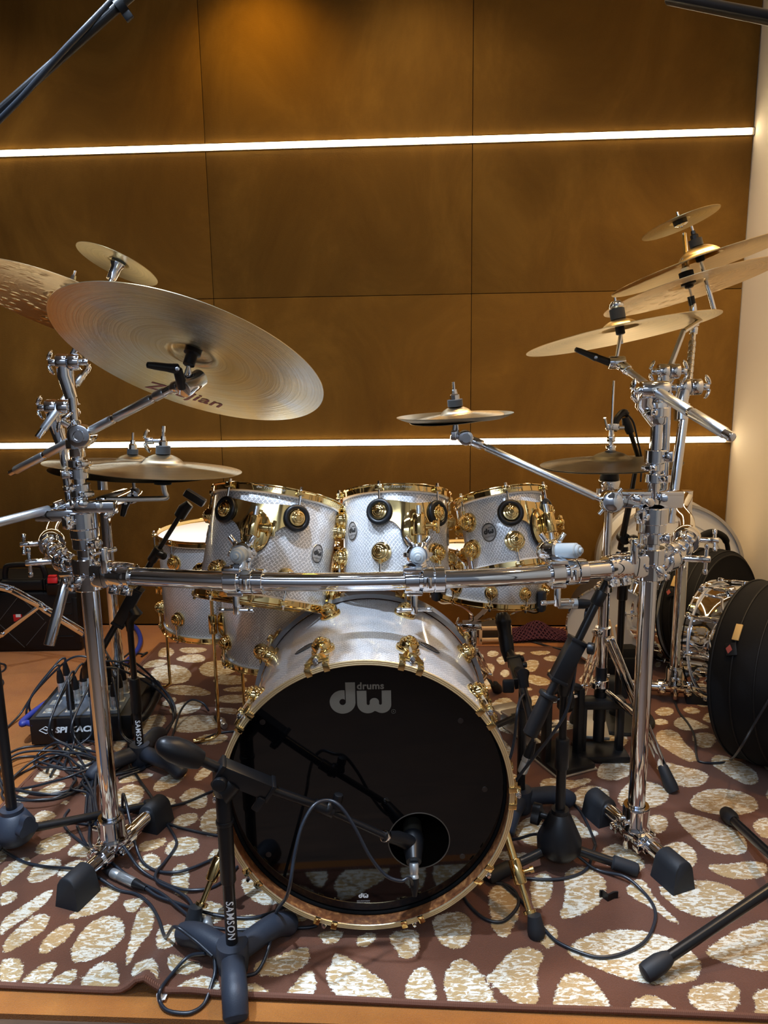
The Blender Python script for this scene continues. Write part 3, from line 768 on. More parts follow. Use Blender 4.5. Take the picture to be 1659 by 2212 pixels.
# floor toms on three gold legs
def floor_tom(label, X, Y, ztop, R, L, phase, legs, badges):
    M = frame((X, Y, ztop - L), (0, 0, 1), (1, 0, 0))
    r = thing('floor_tom', label, 'drum', M, 'floor toms')
    lugs = [rad(phase + 45 * k) for k in range(8)]
    drum(r, R, L, lugs, .06, .06, PEARL_F, CLEARH, CLEARH, [(rad(a), z) for a, z in badges])
    for a, top, bend in legs:
        a = rad(a); d = V((math.cos(a), math.sin(a), 0)); tg = V((-d.y, d.x, 0)); zb = .105
        c = d * (R + .03) + V((0, 0, zb))
        mb = MB().cyl(c - V((0, 0, .03)), c + V((0, 0, .03)), .013, n=20, bev=.003)
        P = frame(d * (R - .001) + V((0, 0, zb)), d, (0, 0, 1)) @ Matrix.Diagonal((1.25, .9, 1, 1))
        mb.lathe([(0, 0), (.036, 0), (.037, .004), (.03, .009), (.02, .016), (0, .018)], P, 32)
        mb.cyl(c, c + tg * .036, .007, n=12).box(frame(c + tg * .04, d, (0, 0, 1)), .034, .009, .009, .003)
        b = mb.build('leg_bracket', GOLD, r, True)
        z0 = fz(M @ c) - (ztop - L)
        foot = V((c.x, c.y, z0 + .012))
        pts = [c + V((0, 0, top)), V((c.x, c.y, z0 + .06)), V((c.x, c.y, z0 + .03)), foot + d * .012 + V((0, 0, .002)), foot + d * .035 - V((0, 0, .004)), foot + d * .075 - V((0, 0, .004))] if bend else [c + V((0, 0, top)), V((c.x, c.y, z0 + .05))]
        MB().tube(spline(pts, 4) if bend else pts, .0052, 12).build('leg', GOLD, r, True)
        tip = pts[-1]
        if bend: MB().cyl(tip - d * .03, tip + d * .006, .0075, n=12, bev=.002).build('leg_tip', GOLD, r, True)
        else: MB().cyl(V((c.x, c.y, z0)), V((c.x, c.y, z0 + .055)), .012, .008, 14, .002).build('rubber_foot', RUBBER, r, True)
    return r
pA = at(474, 1136, 2.55); pB = at(600, 1180, 2.28)
FTA = floor_tom('white pearl floor tom furthest left, its head in view behind the black microphone clip', pA.x, 2.55, .605, .203, .31, -78, [(-66, .14, False), (-195, .05, True), (60, .05, True)], [(-40, .2)])
FTB = floor_tom('white pearl floor tom just behind the bass drum, below the largest rack tom', pB.x, 2.28, .612, .178, .325, -101, [(-163, .075, True), (-60, .14, True), (80, .05, True)], [(-116, .225)])

# snare drum on its stand behind the smallest tom
sn = V((.10, .10, .99)).normalized(); ps = at(1052, 1282, 2.29)
r = thing('snare_drum', 'white pearl snare drum with gold hoops below the smallest rack tom', 'drum', frame(ps, sn, (1, 0, 0)))
drum(r, .168, .13, [rad(-95 + 36 * k) for k in range(10)], .036, .036, PEARL_T, CLEARH, CLEARH, [], .8)
a = rad(-150); d = V((math.cos(a), math.sin(a), 0))
MB().box(frame(d * .186 + V((0, 0, .055)), (0, 0, 1), d), .02, .045, .075, .004).cyl(d * .19 + V((0, 0, .09)), d * .19 + V((0, 0, .125)), .009, n=14).box(frame(d * .2 + V((0, 0, .06)), (0, 0, 1), d), .03, .012, .05, .004).build('throw_off', GOLD, r, True)
SNM = frame(ps, sn, (1, 0, 0))

# ------------------------------------------------------------------ bass drum: axis towards the camera
BX, BZ, BYB, BL = -.0425, .32, 1.83, .46
BM = frame((BX, BYB, BZ), (0, -1, 0), (1, 0, 0)); BR = .279; BH = .2925
bdr = thing('bass_drum', 'white pearl bass drum with a black front head and gold claws', 'drum', BM)
I4 = Matrix.Identity(4)
MB().lathe([(BR, .038), (BR, BL - .038), (BR - .008, BL - .038), (BR - .008, .038)], I4, 120, True).build('shell', PEARL_B, bdr, True)
MB().lathe([(BR - .0085, .04), (BR - .0085, BL - .04)], I4, 80).build('shade_lining', mat('interior_shade', (.02, .012, .008), .6), bdr, True)  # dark sheet added inside, stands in for shade seen through the port
for z0, z1 in ((BL - .040, BL), (0, .040)):
    h = MB().lathe([(BH, z0 + .001), (BH, z1 - .001), (BH - .0105, z1 - .001), (BH - .0105, z0 + .001)], I4, 120, True).build('hoop', PEARL_B if z0 > .1 else mat('hoop_lacquer', (.22, .22, .23), .3, coat=.6), bdr, True)
    zf = z1 if z0 > .1 else z0; sg = 1 if z0 > .1 else -1
    mb = MB()       # three pale-gold stripes inlaid in the hoop's edge
    for k in range(3):
        rr = BH - .0019 - k * .0036
        mb.lathe([(rr + .0019 * math.cos(2 * PI * q / 8), zf - sg * .0006 + .0019 * math.sin(2 * PI * q / 8)) for q in range(8)], I4, 120, True)
    mb.build('hoop_inlay', mat('inlay_gold', (.80, .62, .34), .3, .7) if z0 > .1 else GOLD, h, True)
    MB().lathe([(BH - .0109, z0 + .002), (BH - .0109, z1 - .002)], I4, 120).build('hoop_lining', HOOPW, h, True)
# front head with an off-centre microphone port
zh = BL - .033
pc = BM.inverted() @ onplane(905, 1816, BM @ V((0, 0, zh)), V((0, -1, 0))); prr = .0625; N = 96; vs = []; fs = []
for k in range(N):
    w = 2 * PI * k / N; c, s = math.cos(w), math.sin(w)
    ox, oy = pc.x + prr * c, pc.y + prr * s
    b_ = ox * c + oy * s; R2 = BH - .0115; t = -b_ + math.sqrt(b_ * b_ - (ox * ox + oy * oy - R2 * R2))
    for q in range(7): vs.append((ox + c * t * q / 6, oy + s * t * q / 6, zh))
for k in range(N):
    l = (k + 1) % N
    for q in range(6): fs.append((k * 7 + q, k * 7 + q + 1, l * 7 + q + 1, l * 7 + q))
fh = MB().add(vs, fs).build('front_head', GLOSS, bdr, True)
MB().lathe([(prr + .0012 * math.cos(2 * PI * q / 6), .0012 * math.sin(2 * PI * q / 6)) for q in range(6)], Matrix.Translation((pc.x, pc.y, zh)), 72, True).build('port_rim', mat('port_rim', (.10, .085, .07), .4), fh, True)
MB().lathe([(BH - .014 + .0035 * math.cos(2 * PI * q / 8), zh + .002 + .0035 * math.sin(2 * PI * q / 8)) for q in range(8)], I4, 120, True).build('head_collar', mat('matt_black', (.004, .004, .004), .9, spec=.1), fh, True)
MB().lathe([(0, .035), (BH - .012, .035)], I4, 64).build('batter_head', BLACKP, bdr, True)
hp = BM @ V((0, 0, zh))
q0 = BM.inverted() @ onplane(712, 1507, hp, V((0, -1, 0))); q1 = BM.inverted() @ onplane(845, 1507, hp, V((0, -1, 0))); wd = q1.x - q0.x
mb = MB(); lc = V(((q0.x + q1.x) / 2, q0.y - .001, zh + .0008)); dw_mark(mb, wd, lambda p: lc + p)
v2, f2 = text2d('R', .0042); cR_ = lc + V((wd * .535, -wd * .245, 0)); mb.add([cR_ + p - V((0, .0015, 0)) for p in v2], f2); mb.tube([cR_ + V((.0042 * math.cos(2 * PI * k / 20), .0042 * math.sin(2 * PI * k / 20), 0)) for k in range(20)], .0003, 4, closed=True)
mb.build('head_logo', MARK, fh, True)
ql = BM.inverted() @ onplane(785, 1934, hp, V((0, -1, 0))); ql.z = zh + .0008
mb = MB(); dw_mark(mb, .0205, lambda p: ql + p, 'heads')
for k, s_ in enumerate(('BASS DRUM FRONT', 'MADE IN THE U.S.A.')):
    v2, f2 = text2d(s_, .0031); mb.add([ql + p + V((0, -.0135 - k * .0038, 0)) for p in v2], f2)
mb.build('head_print', MARKW, fh, True)
for px, py in ((567, 1560), (995, 1557), (1047, 1705), (580, 1846), (999, 1850)):      # small vent rings near the rim
    q = BM.inverted() @ onplane(px, py, hp, V((0, -1, 0))); mt = mat('vent_rivet', (.018, .012, .010), .4)
    MB().lathe([(0, .0006), (.0055, .0006), (.006, 0)], Matrix.Translation((q.x, q.y, zh)), 20).build('vent_rivet', mt, fh, True)
# lugs, rods and claws
for k in range(10):
    a = rad(36 * k); d = V((math.cos(a), math.sin(a), 0)); tg = V((-d.y, d.x, 0))
    for end in (1, -1):
        zl = BL - .118 if end > 0 else .118
        mb = MB(); lug(mb, BR, a, zl, 1.05); q = d * (BR + .0155) + V((0, 0, zl)); mb.cyl(q, q + V((0, 0, end * .03)), .0055, .0045, 12)
        lo = mb.build('lug', GOLD, bdr, True)
        zc = BL - .02 if end > 0 else .02
        MB().cyl(q + V((0, 0, end * .028)), d * (BH + .0085) + V((0, 0, zc)), .0032, n=8).build('tension_rod', SILVER, lo, True)
        zf = BL if end > 0 else 0
        mb = MB()
        for s_ in (-1, 1):
            c = d * (BH + .0018) + tg * (s_ * .0185)
            dd = c.normalized(); F = frame(c + V((0, 0, zf - end * .019)), dd, (0, 0, 1))
            mb.box(F, .044, .0125, .0036, .001)
            mb.box(frame(dd * (BH - .0045) + V((0, 0, zf + end * .0022)), (0, 0, 1), dd), .0165, .0125, .0042, .0014)
        c = d * (BH + .0035)
        mb.prism([(-.024, 0), (.024, 0), (.011, .036), (-.011, .036)], .004, Matrix(((tg.x, 0, d.x, c.x), (tg.y, 0, d.y, c.y), (0, -end, 0, zf - end * .016), (0, 0, 0, 1))))
        mb.box(frame(d * (BH + .009) + V((0, 0, zf - end * .026)), (0, 0, 1), d), .014, .017, .012, .003)
        cl = mb.build('claw', GOLD, bdr, True)
        b = d * (BH + .0085) + V((0, 0, zf - end * .02))
        MB().cyl(b, b + V((0, 0, end * .012)), .0058, n=12, bev=.001).cyl(b + V((0, 0, end * .012)), b + V((0, 0, end * .019)), .0036, n=4).build('claw_bolt', CHROME, cl, True)
# oval name plates on the shell
for ph, z in ((118, .275), (61, .275)):
    Rr = BR + .0012; mb = MB(); nn = 36
    fn = lambda p: V((Rr * math.cos(rad(ph) - p.x / Rr), Rr * math.sin(rad(ph) - p.x / Rr), z - p.y))
    vs = [fn(V((0, 0, 0)))] + [fn(V((.026 * math.cos(2 * PI * q / nn), .0135 * math.sin(2 * PI * q / nn), 0))) for q in range(nn)]
    b = mb.add(vs, [(0, 1 + q, 1 + (q + 1) % nn) for q in range(nn)]).build('badge', BLK, bdr, True)
    Rr2 = Rr + .0006; f2n = lambda p: V((Rr2 * math.cos(rad(ph) - p.x / Rr2), Rr2 * math.sin(rad(ph) - p.x / Rr2), z - p.y))
    mb = MB(); v2, f2 = text2d('Collectors', .0095, .3, 0); mb.add([f2n(p - V((0, .003, 0))) for p in v2], f2)
    mb.tube([f2n(V((.0235 * math.cos(2 * PI * q / nn), .0115 * math.sin(2 * PI * q / nn), 0))) for q in range(nn)], .0005, 4, closed=True).build('badge_print', BADGE, b, True)
# spurs
for s_, top, knee, tip in ((-1, (497, 1730), (446, 1890), (416, 2004)), (1, (1094, 1735), (1135, 1900), (1160, 2024))):
    tp = rf(*tip); a = rad(-18 if s_ > 0 else 198); d = V((math.cos(a), math.sin(a), 0))
    base = BM @ (d * (BR + .012) + V((0, 0, BL - .15)))
    ax = (tp - base); L_ = ax.length; ax.normalize()
    mb = MB().lathe([(0, 0), (.03, 0), (.031, .005), (.025, .012), (.012, .02), (0, .022)], BM @ frame(d * (BR - .002) + V((0, 0, BL - .15)), d, (0, 0, 1)), 28)
    br = mb.cyl(base - ax * .02, base + ax * .03, .014, n=20, bev=.003).build('spur_bracket', GOLD, bdr)
    mid = base + ax * (L_ * .56)
    sp = MB().cyl(base - ax * .05, mid, .0088, n=18).cyl(mid, tp - ax * .035, .0062, n=16).build('spur', GOLD, bdr)
    sd = ax.cross(V((0, 1, 0))).normalized()
    MB().cyl(mid - ax * .028, mid + ax * .022, .0135, n=20, bev=.003).cyl(mid + sd * .008, mid + sd * .03, .004, n=10).cyl(mid + sd * .026, mid + sd * .034, .007, n=12).build('spur_collar', GOLD, sp)
    MB().cyl(tp - ax * .07, tp - ax * .028, .0035, n=10).lathe([(0, 0), (.0135, 0), (.0135, .006), (0, .006)], frame(tp - ax * .05, ax, (1, 0, 0)), 20).build('spike', GOLD, sp)
    MB().lathe([(0, 0), (.0155, 0), (.0185, .012), (.0165, .024), (.0135, .044), (0, .046)], frame(tp, V((0, 0, 1)) * .7 - ax * .5, (1, 0, 0)), 22).build('rubber_foot', RUBBER, sp)
# a pillow lies inside the drum
# ------------------------------------------------------------------ small hardware shapes
X3, Y3, Z3 = V((1, 0, 0)), V((0, 1, 0)), V((0, 0, 1))
def wing(mb, p, ax, up, s=1.0):
    """a wing nut: hub along ax with two lobes along up"""
    ax = V(ax).normalized(); up = (V(up) - ax * V(up).dot(ax)).normalized(); p = V(p)
    mb.cyl(p, p + ax * .014 * s, .0065 * s, n=14, bev=.001)
    for q in (-1, 1):
        F = frame(p + ax * .012 * s + up * (q * .0125 * s), ax + up * .5 * q, up)
        mb.sphere((0, 0, 0), 1, 12, 8, M=F @ Matrix.Diagonal((.0105 * s, .0075 * s, .0035 * s, 1)))
    return mb
def tbolt(mb, p, ax, bar, l=.05, w=.062, r=.0075):
    """a drum-key bolt with a sliding cross bar"""
    ax = V(ax).normalized(); p = V(p); bar = (V(bar) - ax * V(bar).dot(ax)).normalized(); q = p + ax * l
    mb.cyl(p, q, r, n=16, bev=.002); c = q - ax * .009
    mb.cyl(c - bar * w / 2, c + bar * w / 2, .0042, n=12, bev=.0015)
    for s in (-1, 1): mb.cyl(c + bar * (s * w / 2 - s * .012), c + bar * (s * w / 2), .0055, n=12, bev=.002)
    return mb
def collar(mb, p, ax, r, w, ear=None, er=.007):
    """split clamp ring of half width w around a tube, with a bolted ear"""
    ax = V(ax).normalized(); p = V(p)
    mb.lathe([(r * .9, -w), (r + .005, -w), (r + .0063, -w + .0013), (r + .0063, w - .0013), (r + .005, w), (r * .9, w)], frame(p, ax), 32)
    if ear is not None:
        e = (V(ear) - ax * V(ear).dot(ax)).normalized(); t = ax.cross(e)
        c = p + e * (r + .011)
        mb.box(frame(c, ax, e), .02, .018, w * 1.6, .003); mb.cyl(c - t * .016, c + t * .016, er, n=14, bev=.0015)
    return mb
def tilter(mb, p, ax, down, s=1.0, wings=True):
    """ratchet tilter: drum along ax, neck running down to the tube, wing nuts"""
    ax = V(ax).normalized(); p = V(p); dn = V(down).normalized()
    mb.cyl(p - ax * .026 * s, p - ax * .001, .0185 * s, n=26, bev=.003).cyl(p + ax * .001, p + ax * .026 * s, .0185 * s, n=26, bev=.003)
    b = p - ax * .012 * s
    mb.tube([b, b + dn * .03 * s, b + dn * .055 * s + ax * .006 * s, b + dn * .078 * s + ax * .011 * s], [.0165 * s, .0165 * s, .0155 * s, .0145 * s], 18)
    if wings:
        wing(mb, p - ax * .026 * s, -ax, Z3, s * 1.25); wing(mb, p + ax * .026 * s, ax, Z3 + X3 * .4, s * 1.25)
    return mb
def knurled(root, p, q, r, name='boom_rod', seg=.115):
    """boom rod: fluted steel sleeves between polished rings"""
    p = V(p); q = V(q); L = (q - p).length; d = (q - p) / L
    o = MB().cyl(p, q, r, n=18, bev=r * .5).build(name, CHROME, root)
    mb = MB(); t = .022
    while t < L - .03:
        e = min(t + seg, L - .022); M = frame(p + d * t, d); h = e - t
        n = 40; vs = []; 
        for z in (0, .002, h - .002, h):
            for k in range(n):
                rr = r + (.0016 if 0 < z < h else .0003) - (.0006 if k % 2 else 0); w = 2 * PI * k / n
                vs.append((rr * math.cos(w), rr * math.sin(w), z))
        fs = [(i * n + k, i * n + (k + 1) % n, (i + 1) * n + (k + 1) % n, (i + 1) * n + k) for i in range(3) for k in range(n)]
        mb.add(vs, fs, M); t = e + .008
    mb.build('knurled_sleeve', STEEL, o, sharp=80)
    return o
def lever(root, p, elbow, tip, name='tilter_lever'):
    p, elbow, tip = V(p), V(elbow), V(tip)
    mb = MB().cyl(p, elbow, .0095, .0085, 18, .002)
    d = (tip - elbow); mb.tube([elbow - d * .08, elbow, elbow + d * .35, elbow + d * .75, tip - d * .03, tip], [.004, .0098, .0075, .0068, .0055, .002], 14)
    o = mb.build(name, BLACKP, root)
    nrm = (CAM - elbow).normalized()
    MB().cyl(elbow + nrm * .008, elbow + nrm * .0112, .0042, n=14, bev=.001).build('lever_screw', CHROME, o)
    return o
def foot_block(root, p, ax, h=.07, w=.05):
    """moulded rubber end foot, arched over the foot tube"""
    p = V(p); ax = V((ax[0], ax[1], 0)).normalized(); t = Z3.cross(ax); z0 = fz(p)
    pr = [(-w * .62, 0), (w * .62, 0)] + [(w * .5 * math.cos(rad(a)), h - w * .5 + w * .5 * math.sin(rad(a))) for a in range(0, 181, 20)]
    n = len(pr); vs = []
    for k, (u, s) in enumerate(((-.036, .96), (-.032, 1.0), (.030, 1.0), (.034, .95))):
        for x, y in pr: vs.append(V((p.x, p.y, z0)) + t * (x * s) + ax * (u * (1.08 - .16 * y / h)) + Z3 * (y * s))
    fs = [(i * n + k, i * n + (k + 1) % n, (i + 1) * n + (k + 1) % n, (i + 1) * n + k) for i in range(3) for k in range(n)] + [tuple(range(n)), tuple(3 * n + k for k in range(n - 1, -1, -1))]
    return MB().add(vs, fs).build('rubber_foot', RUBBER, root, sharp=50)

# ------------------------------------------------------------------ the chrome rack
ZB = .722                               # height of the bars
PLX, PLY = -.652, 1.625; PRX, PRY = .587, 1.64
rack = thing('drum_rack', 'chrome tube drum rack with a curved front bar standing around the bass drum', 'drum rack', (0, 1.6, 0))
barp = spline([fl(248, 1243, ZB), fl(330, 1247, ZB), fl(450, 1253, ZB), fl(570, 1256, ZB), fl(700, 1257, ZB), fl(830, 1255, ZB), fl(960, 1251, ZB), fl(1090, 1246, ZB), fl(1220, 1237, ZB), fl(1345, 1226, ZB)], 8)
MB().tube(barp, .0195, 28).build('curved_bar', CHROME, rack)
def barpt(px):
    """point and direction on the front bar under picture column px"""
    best = min(range(1, len(barp) - 1), key=lambda i: abs(829.5 + FPX * (barp[i] - CAM).dot(cR) / zproj(barp[i]) - px))
    return barp[best].copy(), (barp[best + 1] - barp[best - 1]).normalized()
def post(x, y, ztop, r=.0195):
    return MB().cyl((x, y, .055), (x, y, ztop), r, n=28).build('post', CHROME, rack)
def post_foot(x, y, f0, f1, r=.0175):
    """foot tube with rubber ends, clamped to the post"""
    a = V(f0); b = V(f1); d = (b - a); d.z = 0; d.normalize(); za, zb = fz(a) + .043, fz(b) + .043
    A = V((a.x, a.y, za)); B = V((b.x, b.y, zb)); ft = MB().cyl(A, B, r, n=24).build('foot_tube', CHROME, rack)
    foot_block(rack, A + d * .028, d); foot_block(rack, B - d * .028, d)
    p = V((x, y, 0)); t = (p - A).dot(d); c = A + d * t; s = Z3.cross(d)
    c.z = A.z + (B.z - A.z) * t / (B - A).dot(d)
    mb = MB()
    for u in (-.042, 0, .042): collar(mb, c + d * u, d, r, .013, s if u else None, .005)
    mb.lathe([(.022, -.012), (.034, -.012), (.036, -.006), (.034, .004), (.030, .012), (.031, .05), (.029, .056), (.021, .056)], frame((x, y, c.z + .022), Z3), 32)
    mb.box(frame((x, y, c.z + .012), Z3, d), .085, .05, .022, .006)
    for u in (-1, 1): mb.cyl(V((x, y, c.z + .045)) + s * .034 + d * u * .01 - s * .006, V((x, y, c.z + .045)) + s * .044 + d * u * .01, .006, n=12, bev=.001)
    mb.cyl(c - s * .034 - d * .02, c - s * .034 + d * .02, .007, n=12, bev=.002).cyl(c + s * .030 - Z3 * .03, c + s * .030 + Z3 * .01, .007, n=12, bev=.002)
    mb.build('foot_clamp', CHROME, rack)
pl = post(PLX, PLY, .80); pr_ = post(PRX, PRY, .84)
post_foot(PLX, PLY, fl(152, 1965), fl(352, 1775)); post_foot(PRX, PRY, fl(1470, 1930), fl(1280, 1762))
# rear posts reached by the side bars
QLX, QLY = -.95, 2.56; QRX, QRY = .99, 2.46
post(QLX, QLY, .86); post(QRX, QRY, .742)
e_ = fl(340, 1516); o_ = V((QLX, QLY, 0)); post_foot(QLX, QLY, o_ - (e_ - o_) * .9, e_)
e_ = fl(1502, 1520); o_ = V((QRX, QRY, 0)); e_.y = QRY - .02; post_foot(QRX, QRY, e_ + V((.03, 0, 0)), o_ - (e_ - o_).normalized() * .22)
sl = spline([V((PLX, PLY, ZB)), fl(135, 1210, ZB), fl(112, 1172, ZB), fl(118, 1132, ZB), fl(160, 1094, ZB), V((QLX, QLY, ZB))], 8)
sr = spline([V((PRX, PRY, ZB)), fl(1452, 1205, ZB), fl(1482, 1165, ZB), fl(1484, 1125, ZB), fl(1470, 1100, ZB), V((QRX, QRY, ZB))], 8)
MB().tube(sl, .0195, 26).build('side_bar', CHROME, rack); MB().tube(sr, .0195, 26).build('side_bar', CHROME, rack)
# hinged tee clamps that join posts and bars
def tee(x, y, d, side):
    p = V((x, y, ZB)); d = V(d).normalized(); s = Z3.cross(d)
    mb = MB().lathe([(.020, -.036), (.0315, -.036), (.0335, -.034), (.0335, -.003), (.0315, -.0015), (.0315, .0015), (.0335, .003), (.0335, .034), (.0315, .036), (.020, .036)], frame(p, Z3), 36)
    mb.box(frame(p + d * .04, d, s), .05, .052, .05, .008)
    for u in (.075, .105): collar(mb, p + d * u, d, .0215, .013, -Z3 - s * .4 * side, .005)
    mb.lathe([(.021, -.022), (.027, -.022), (.0285, -.016), (.0285, .016), (.027, .022), (.021, .022)], frame(p + d * .088, d), 32)
    tbolt(mb, p + d * .062 - s * .022 * side + Z3 * .01, Z3, d * .4 + s, .055, .06, .0085)
    tbolt(mb, p - d * .03 - s * .012, -d - Z3 * .15, Z3, .035, .045)
    wing(mb, p - s * .034 * side - Z3 * .014, -s * side, d + Z3 * .9, 1.1)
    mb.cyl(p - d * .036 + Z3 * .02 - s * .02, p - d * .036 + Z3 * .02 + s * .02, .008, n=14, bev=.002)
    return mb.build('tee_clamp', CHROME, rack)
tee(PLX, PLY, barp[4] - V((PLX, PLY, ZB)), 1); tee(PRX, PRY, barp[-5] - V((PRX, PRY, ZB)), -1)
for e, sx_ in ((sl, -1), (sr, 1)):
    o = V((sx_, -.25, 0))
    for u in (6, 8, 12):
        mb = collar(MB(), e[u], (e[u + 1] - e[u - 1]), .0205, .014, Z3 + X3 * (.6 * sx_), .006)
        if u == 8: tbolt(mb, e[8] + o * .02, o, Z3, .06, .07, .008)
        mb.build('bar_collar', CHROME, rack)
    mb = MB().lathe([(.0205, -.03), (.031, -.03), (.034, -.022), (.034, .022), (.031, .03), (.0205, .03)], frame(e[16], e[17] - e[15]), 30)
    tbolt(mb, e[16] + o * .03, o, Z3 + Y3 * .4, .045, .055, .007); mb.build('hinge_clamp', CHROME, rack)
# memory clamps and collars stacked on the posts
def stack(x, y, zs):
    for z, r, w, ear in zs: collar(MB(), (x, y, z), Z3, r, w, ear, .006).build('post_collar', CHROME, rack)
zl = lambda px, py: at(px, py, PLY).z
zr_ = lambda px, py: at(px, py, PRY).z
stack(PLX, PLY, [(zl(180, 1122), .026, .018, (-.7, -1, 0)), (zl(180, 1150), .024, .010, None), (zl(180, 1172), .021, .012, (1, -.6, 0))])
stack(PRX, PRY, [(zr_(1408, 1112), .028, .018, (-1, -.8, 0)), (zr_(1408, 1138), .025, .010, None), (zr_(1408, 1160), .021, .012, (1, -.6, 0))])
# upper tubes
def upper(x, y, z0, z1, r): return MB().cyl((x, y, z0), (x, y, z1), r, n=24, bev=.001).build('upper_tube', CHROME, rack)
upper(PLX, PLY, .79, zl(180, 958), .0128); upper(PRX, PRY, .83, zr_(1412, 850), .0128)
stack(PLX, PLY, [(zl(180, 1065), .0145, .008, (1, -1, 0)), (zl(180, 1052), .0145, .008, (-1, -1, 0)), (zl(180, 1022), .016, .011, (-1, -.6, 0)), (zl(180, 1000), .015, .008, (1, -1, 0)), (zl(180, 958), .016, .010, (1, -1, 0))])
stack(PRX, PRY, [(zr_(1410, 1032), .0145, .010, (1, -1, 0)), (zr_(1410, 1008), .0145, .008, (-1, -1, 0)), (zr_(1412, 985), .017, .014, (1, -.6, 0)), (zr_(1412, 890), .017, .010, (-1, -.8, 0))])
# flat multi-clamp plates
mb = MB().box(frame((at(182, 1090, PLY) + at(182, 1090, 1.85)) / 2, Z3, X3), .115, .27, .026, .006)
mb.box(frame(at(205, 1094, PLY - .03), Z3, X3), .09, .03, .024, .005)
for px in (150, 214): mb.cyl(at(px, 1092, PLY - .05), at(px, 1092, PLY + .05), .008, n=14, bev=.002)
wing(mb, at(172, 1088, PLY - .03), (0, -1, .2), X3, 1.2); wing(mb, at(232, 1104, PLY - .02), (1, -.3, -.2), Y3 + Z3 * .3, 1.1)
mb.build('multi_clamp', CHROME, rack)
pk = at(1318, 1083, PRY - .04)
mb = MB().bar(at(1330, 1078, PRY), at(1470, 1078, PRY + .02), .036, .034, .004, Y3)
mb.bar(at(1335, 1064, PRY), at(1468, 1064, PRY + .02), .010, .040, .003, Y3)
mb.lathe([(0, -.026), (.0205, -.026), (.0235, -.022), (.0235, .022), (.0205, .026), (.017, .0265), (.012, .030), (0, .031)], frame(pk, (-.05, -1, .12)), 36)
for a in (50, 230): mb.cyl(pk + V((math.cos(rad(a)), 0, math.sin(rad(a)))) * .022, pk + V((math.cos(rad(a)), 0, math.sin(rad(a)))) * .036, .0045, n=10)
wing(mb, at(1384, 1080, PRY - .02), (0, -1, .1), X3 + Z3 * -.3, 1.3)
mb.cyl(at(1435, 1076, PRY - .025), at(1435, 1076, PRY + .02), .009, n=14, bev=.002)
mb.build('multi_clamp', CHROME, rack)

# ------------------------------------------------------------------ tom holders: bar clamp, ball, white knob, knurled rod up into the tom
def holder(label, px, tomdat, kdir, ball, kl=0.0):
    p, d = barpt(px); s = Z3.cross(d).normalized()
    r = thing('tom_holder', label, 'drum clamp', p, 'tom holders on the front bar')
    mb = MB(); 
    for u, w in ((-.022, .015), (.012, .012), (.036, .011)): collar(mb, p + d * u, d, .0205, w, None)
    mb.box(frame(p + Z3 * .026 - d * .02, Z3, d), .04, .036, .012, .004); mb.box(frame(p - Z3 * .026 - d * .016, Z3, d), .034, .022, .012, .003)
    mb.cyl(p + s * -.026 - Z3 * .01 + d * .012, p + s * -.026 + Z3 * .012 + d * .012, .006, n=12, bev=.001)
    mb.build('bar_clamp', CHROME, r)
    tbolt(MB(), p - Z3 * .026 - d * .016, V((0, -.12, -1)), d + Z3 * .05, .046, .075, .0075).build('clamp_bolt', CHROME, r)
    B = V(ball); kd = V(kdir).normalized()
    mb = MB().tube([p + Z3 * .02 - d * .02, p * .5 + B * .5, B], [.017, .016, .018], 18)
    mb.lathe([(0, -.03), (.018, -.03), (.0235, -.02), (.0255, -.004), (.0245, .012), (.020, .016), (0, .016)], frame(B, kd), 28)
    for a in (60, 120, 180, 0, 300, 240):
        e = V((math.cos(rad(a)), 0, math.sin(rad(a)))); mb.cyl(B + e * .018 + kd * -.01, B + e * .0275 + kd * .004, .0055, n=10, bev=.001)
    for a in (55, 125):
        e = V((math.cos(rad(a)), .15, math.sin(rad(a)))).normalized(); mb.cyl(B + e * .02, B + e * .046, .0058, n=12, bev=.001)
    mb.build('ball_socket', CHROME, r)
    MB().lathe([(0, 0), (.0155, 0), (.0165, .003), (.0165, .020 + kl), (.0145, .0225 + kl), (.0125, .023 + kl), (.0125, .027 + kl), (.0105, .029 + kl), (.0065, .0295 + kl), (.0065, .033 + kl), (.005, .0345 + kl), (0, .035 + kl)], frame(B + kd * .014, kd), 28).build('knob', GREYP, r)
    c, n = tomdat; c = V(c); low = c - n * .16
    pts = spline([c + n * .045, c, c - n * .10, low + (B - low) * .25, low + (B - low) * .55 - n * .012, B + (low - B).normalized() * .01], 6)
    MB().tube(pts, .0062, 16).build('holder_rod', STEEL, r)
    return r
holder('tom holder clamped left of centre on the front bar, under the largest rack tom', 528, TOM1[4], (-.12, -1, .12), at(523, 1196, 1.56))
holder('tom holder clamped on the front bar under the middle rack tom', 906, TOM2[4], (-.05, -1, .12), at(903, 1198, 1.57))
holder('tom holder at the right end of the front bar, its pale knob pointing right', 1226, TOM3[4], (.74, -.66, .16), at(1194, 1190, 1.60), .022)
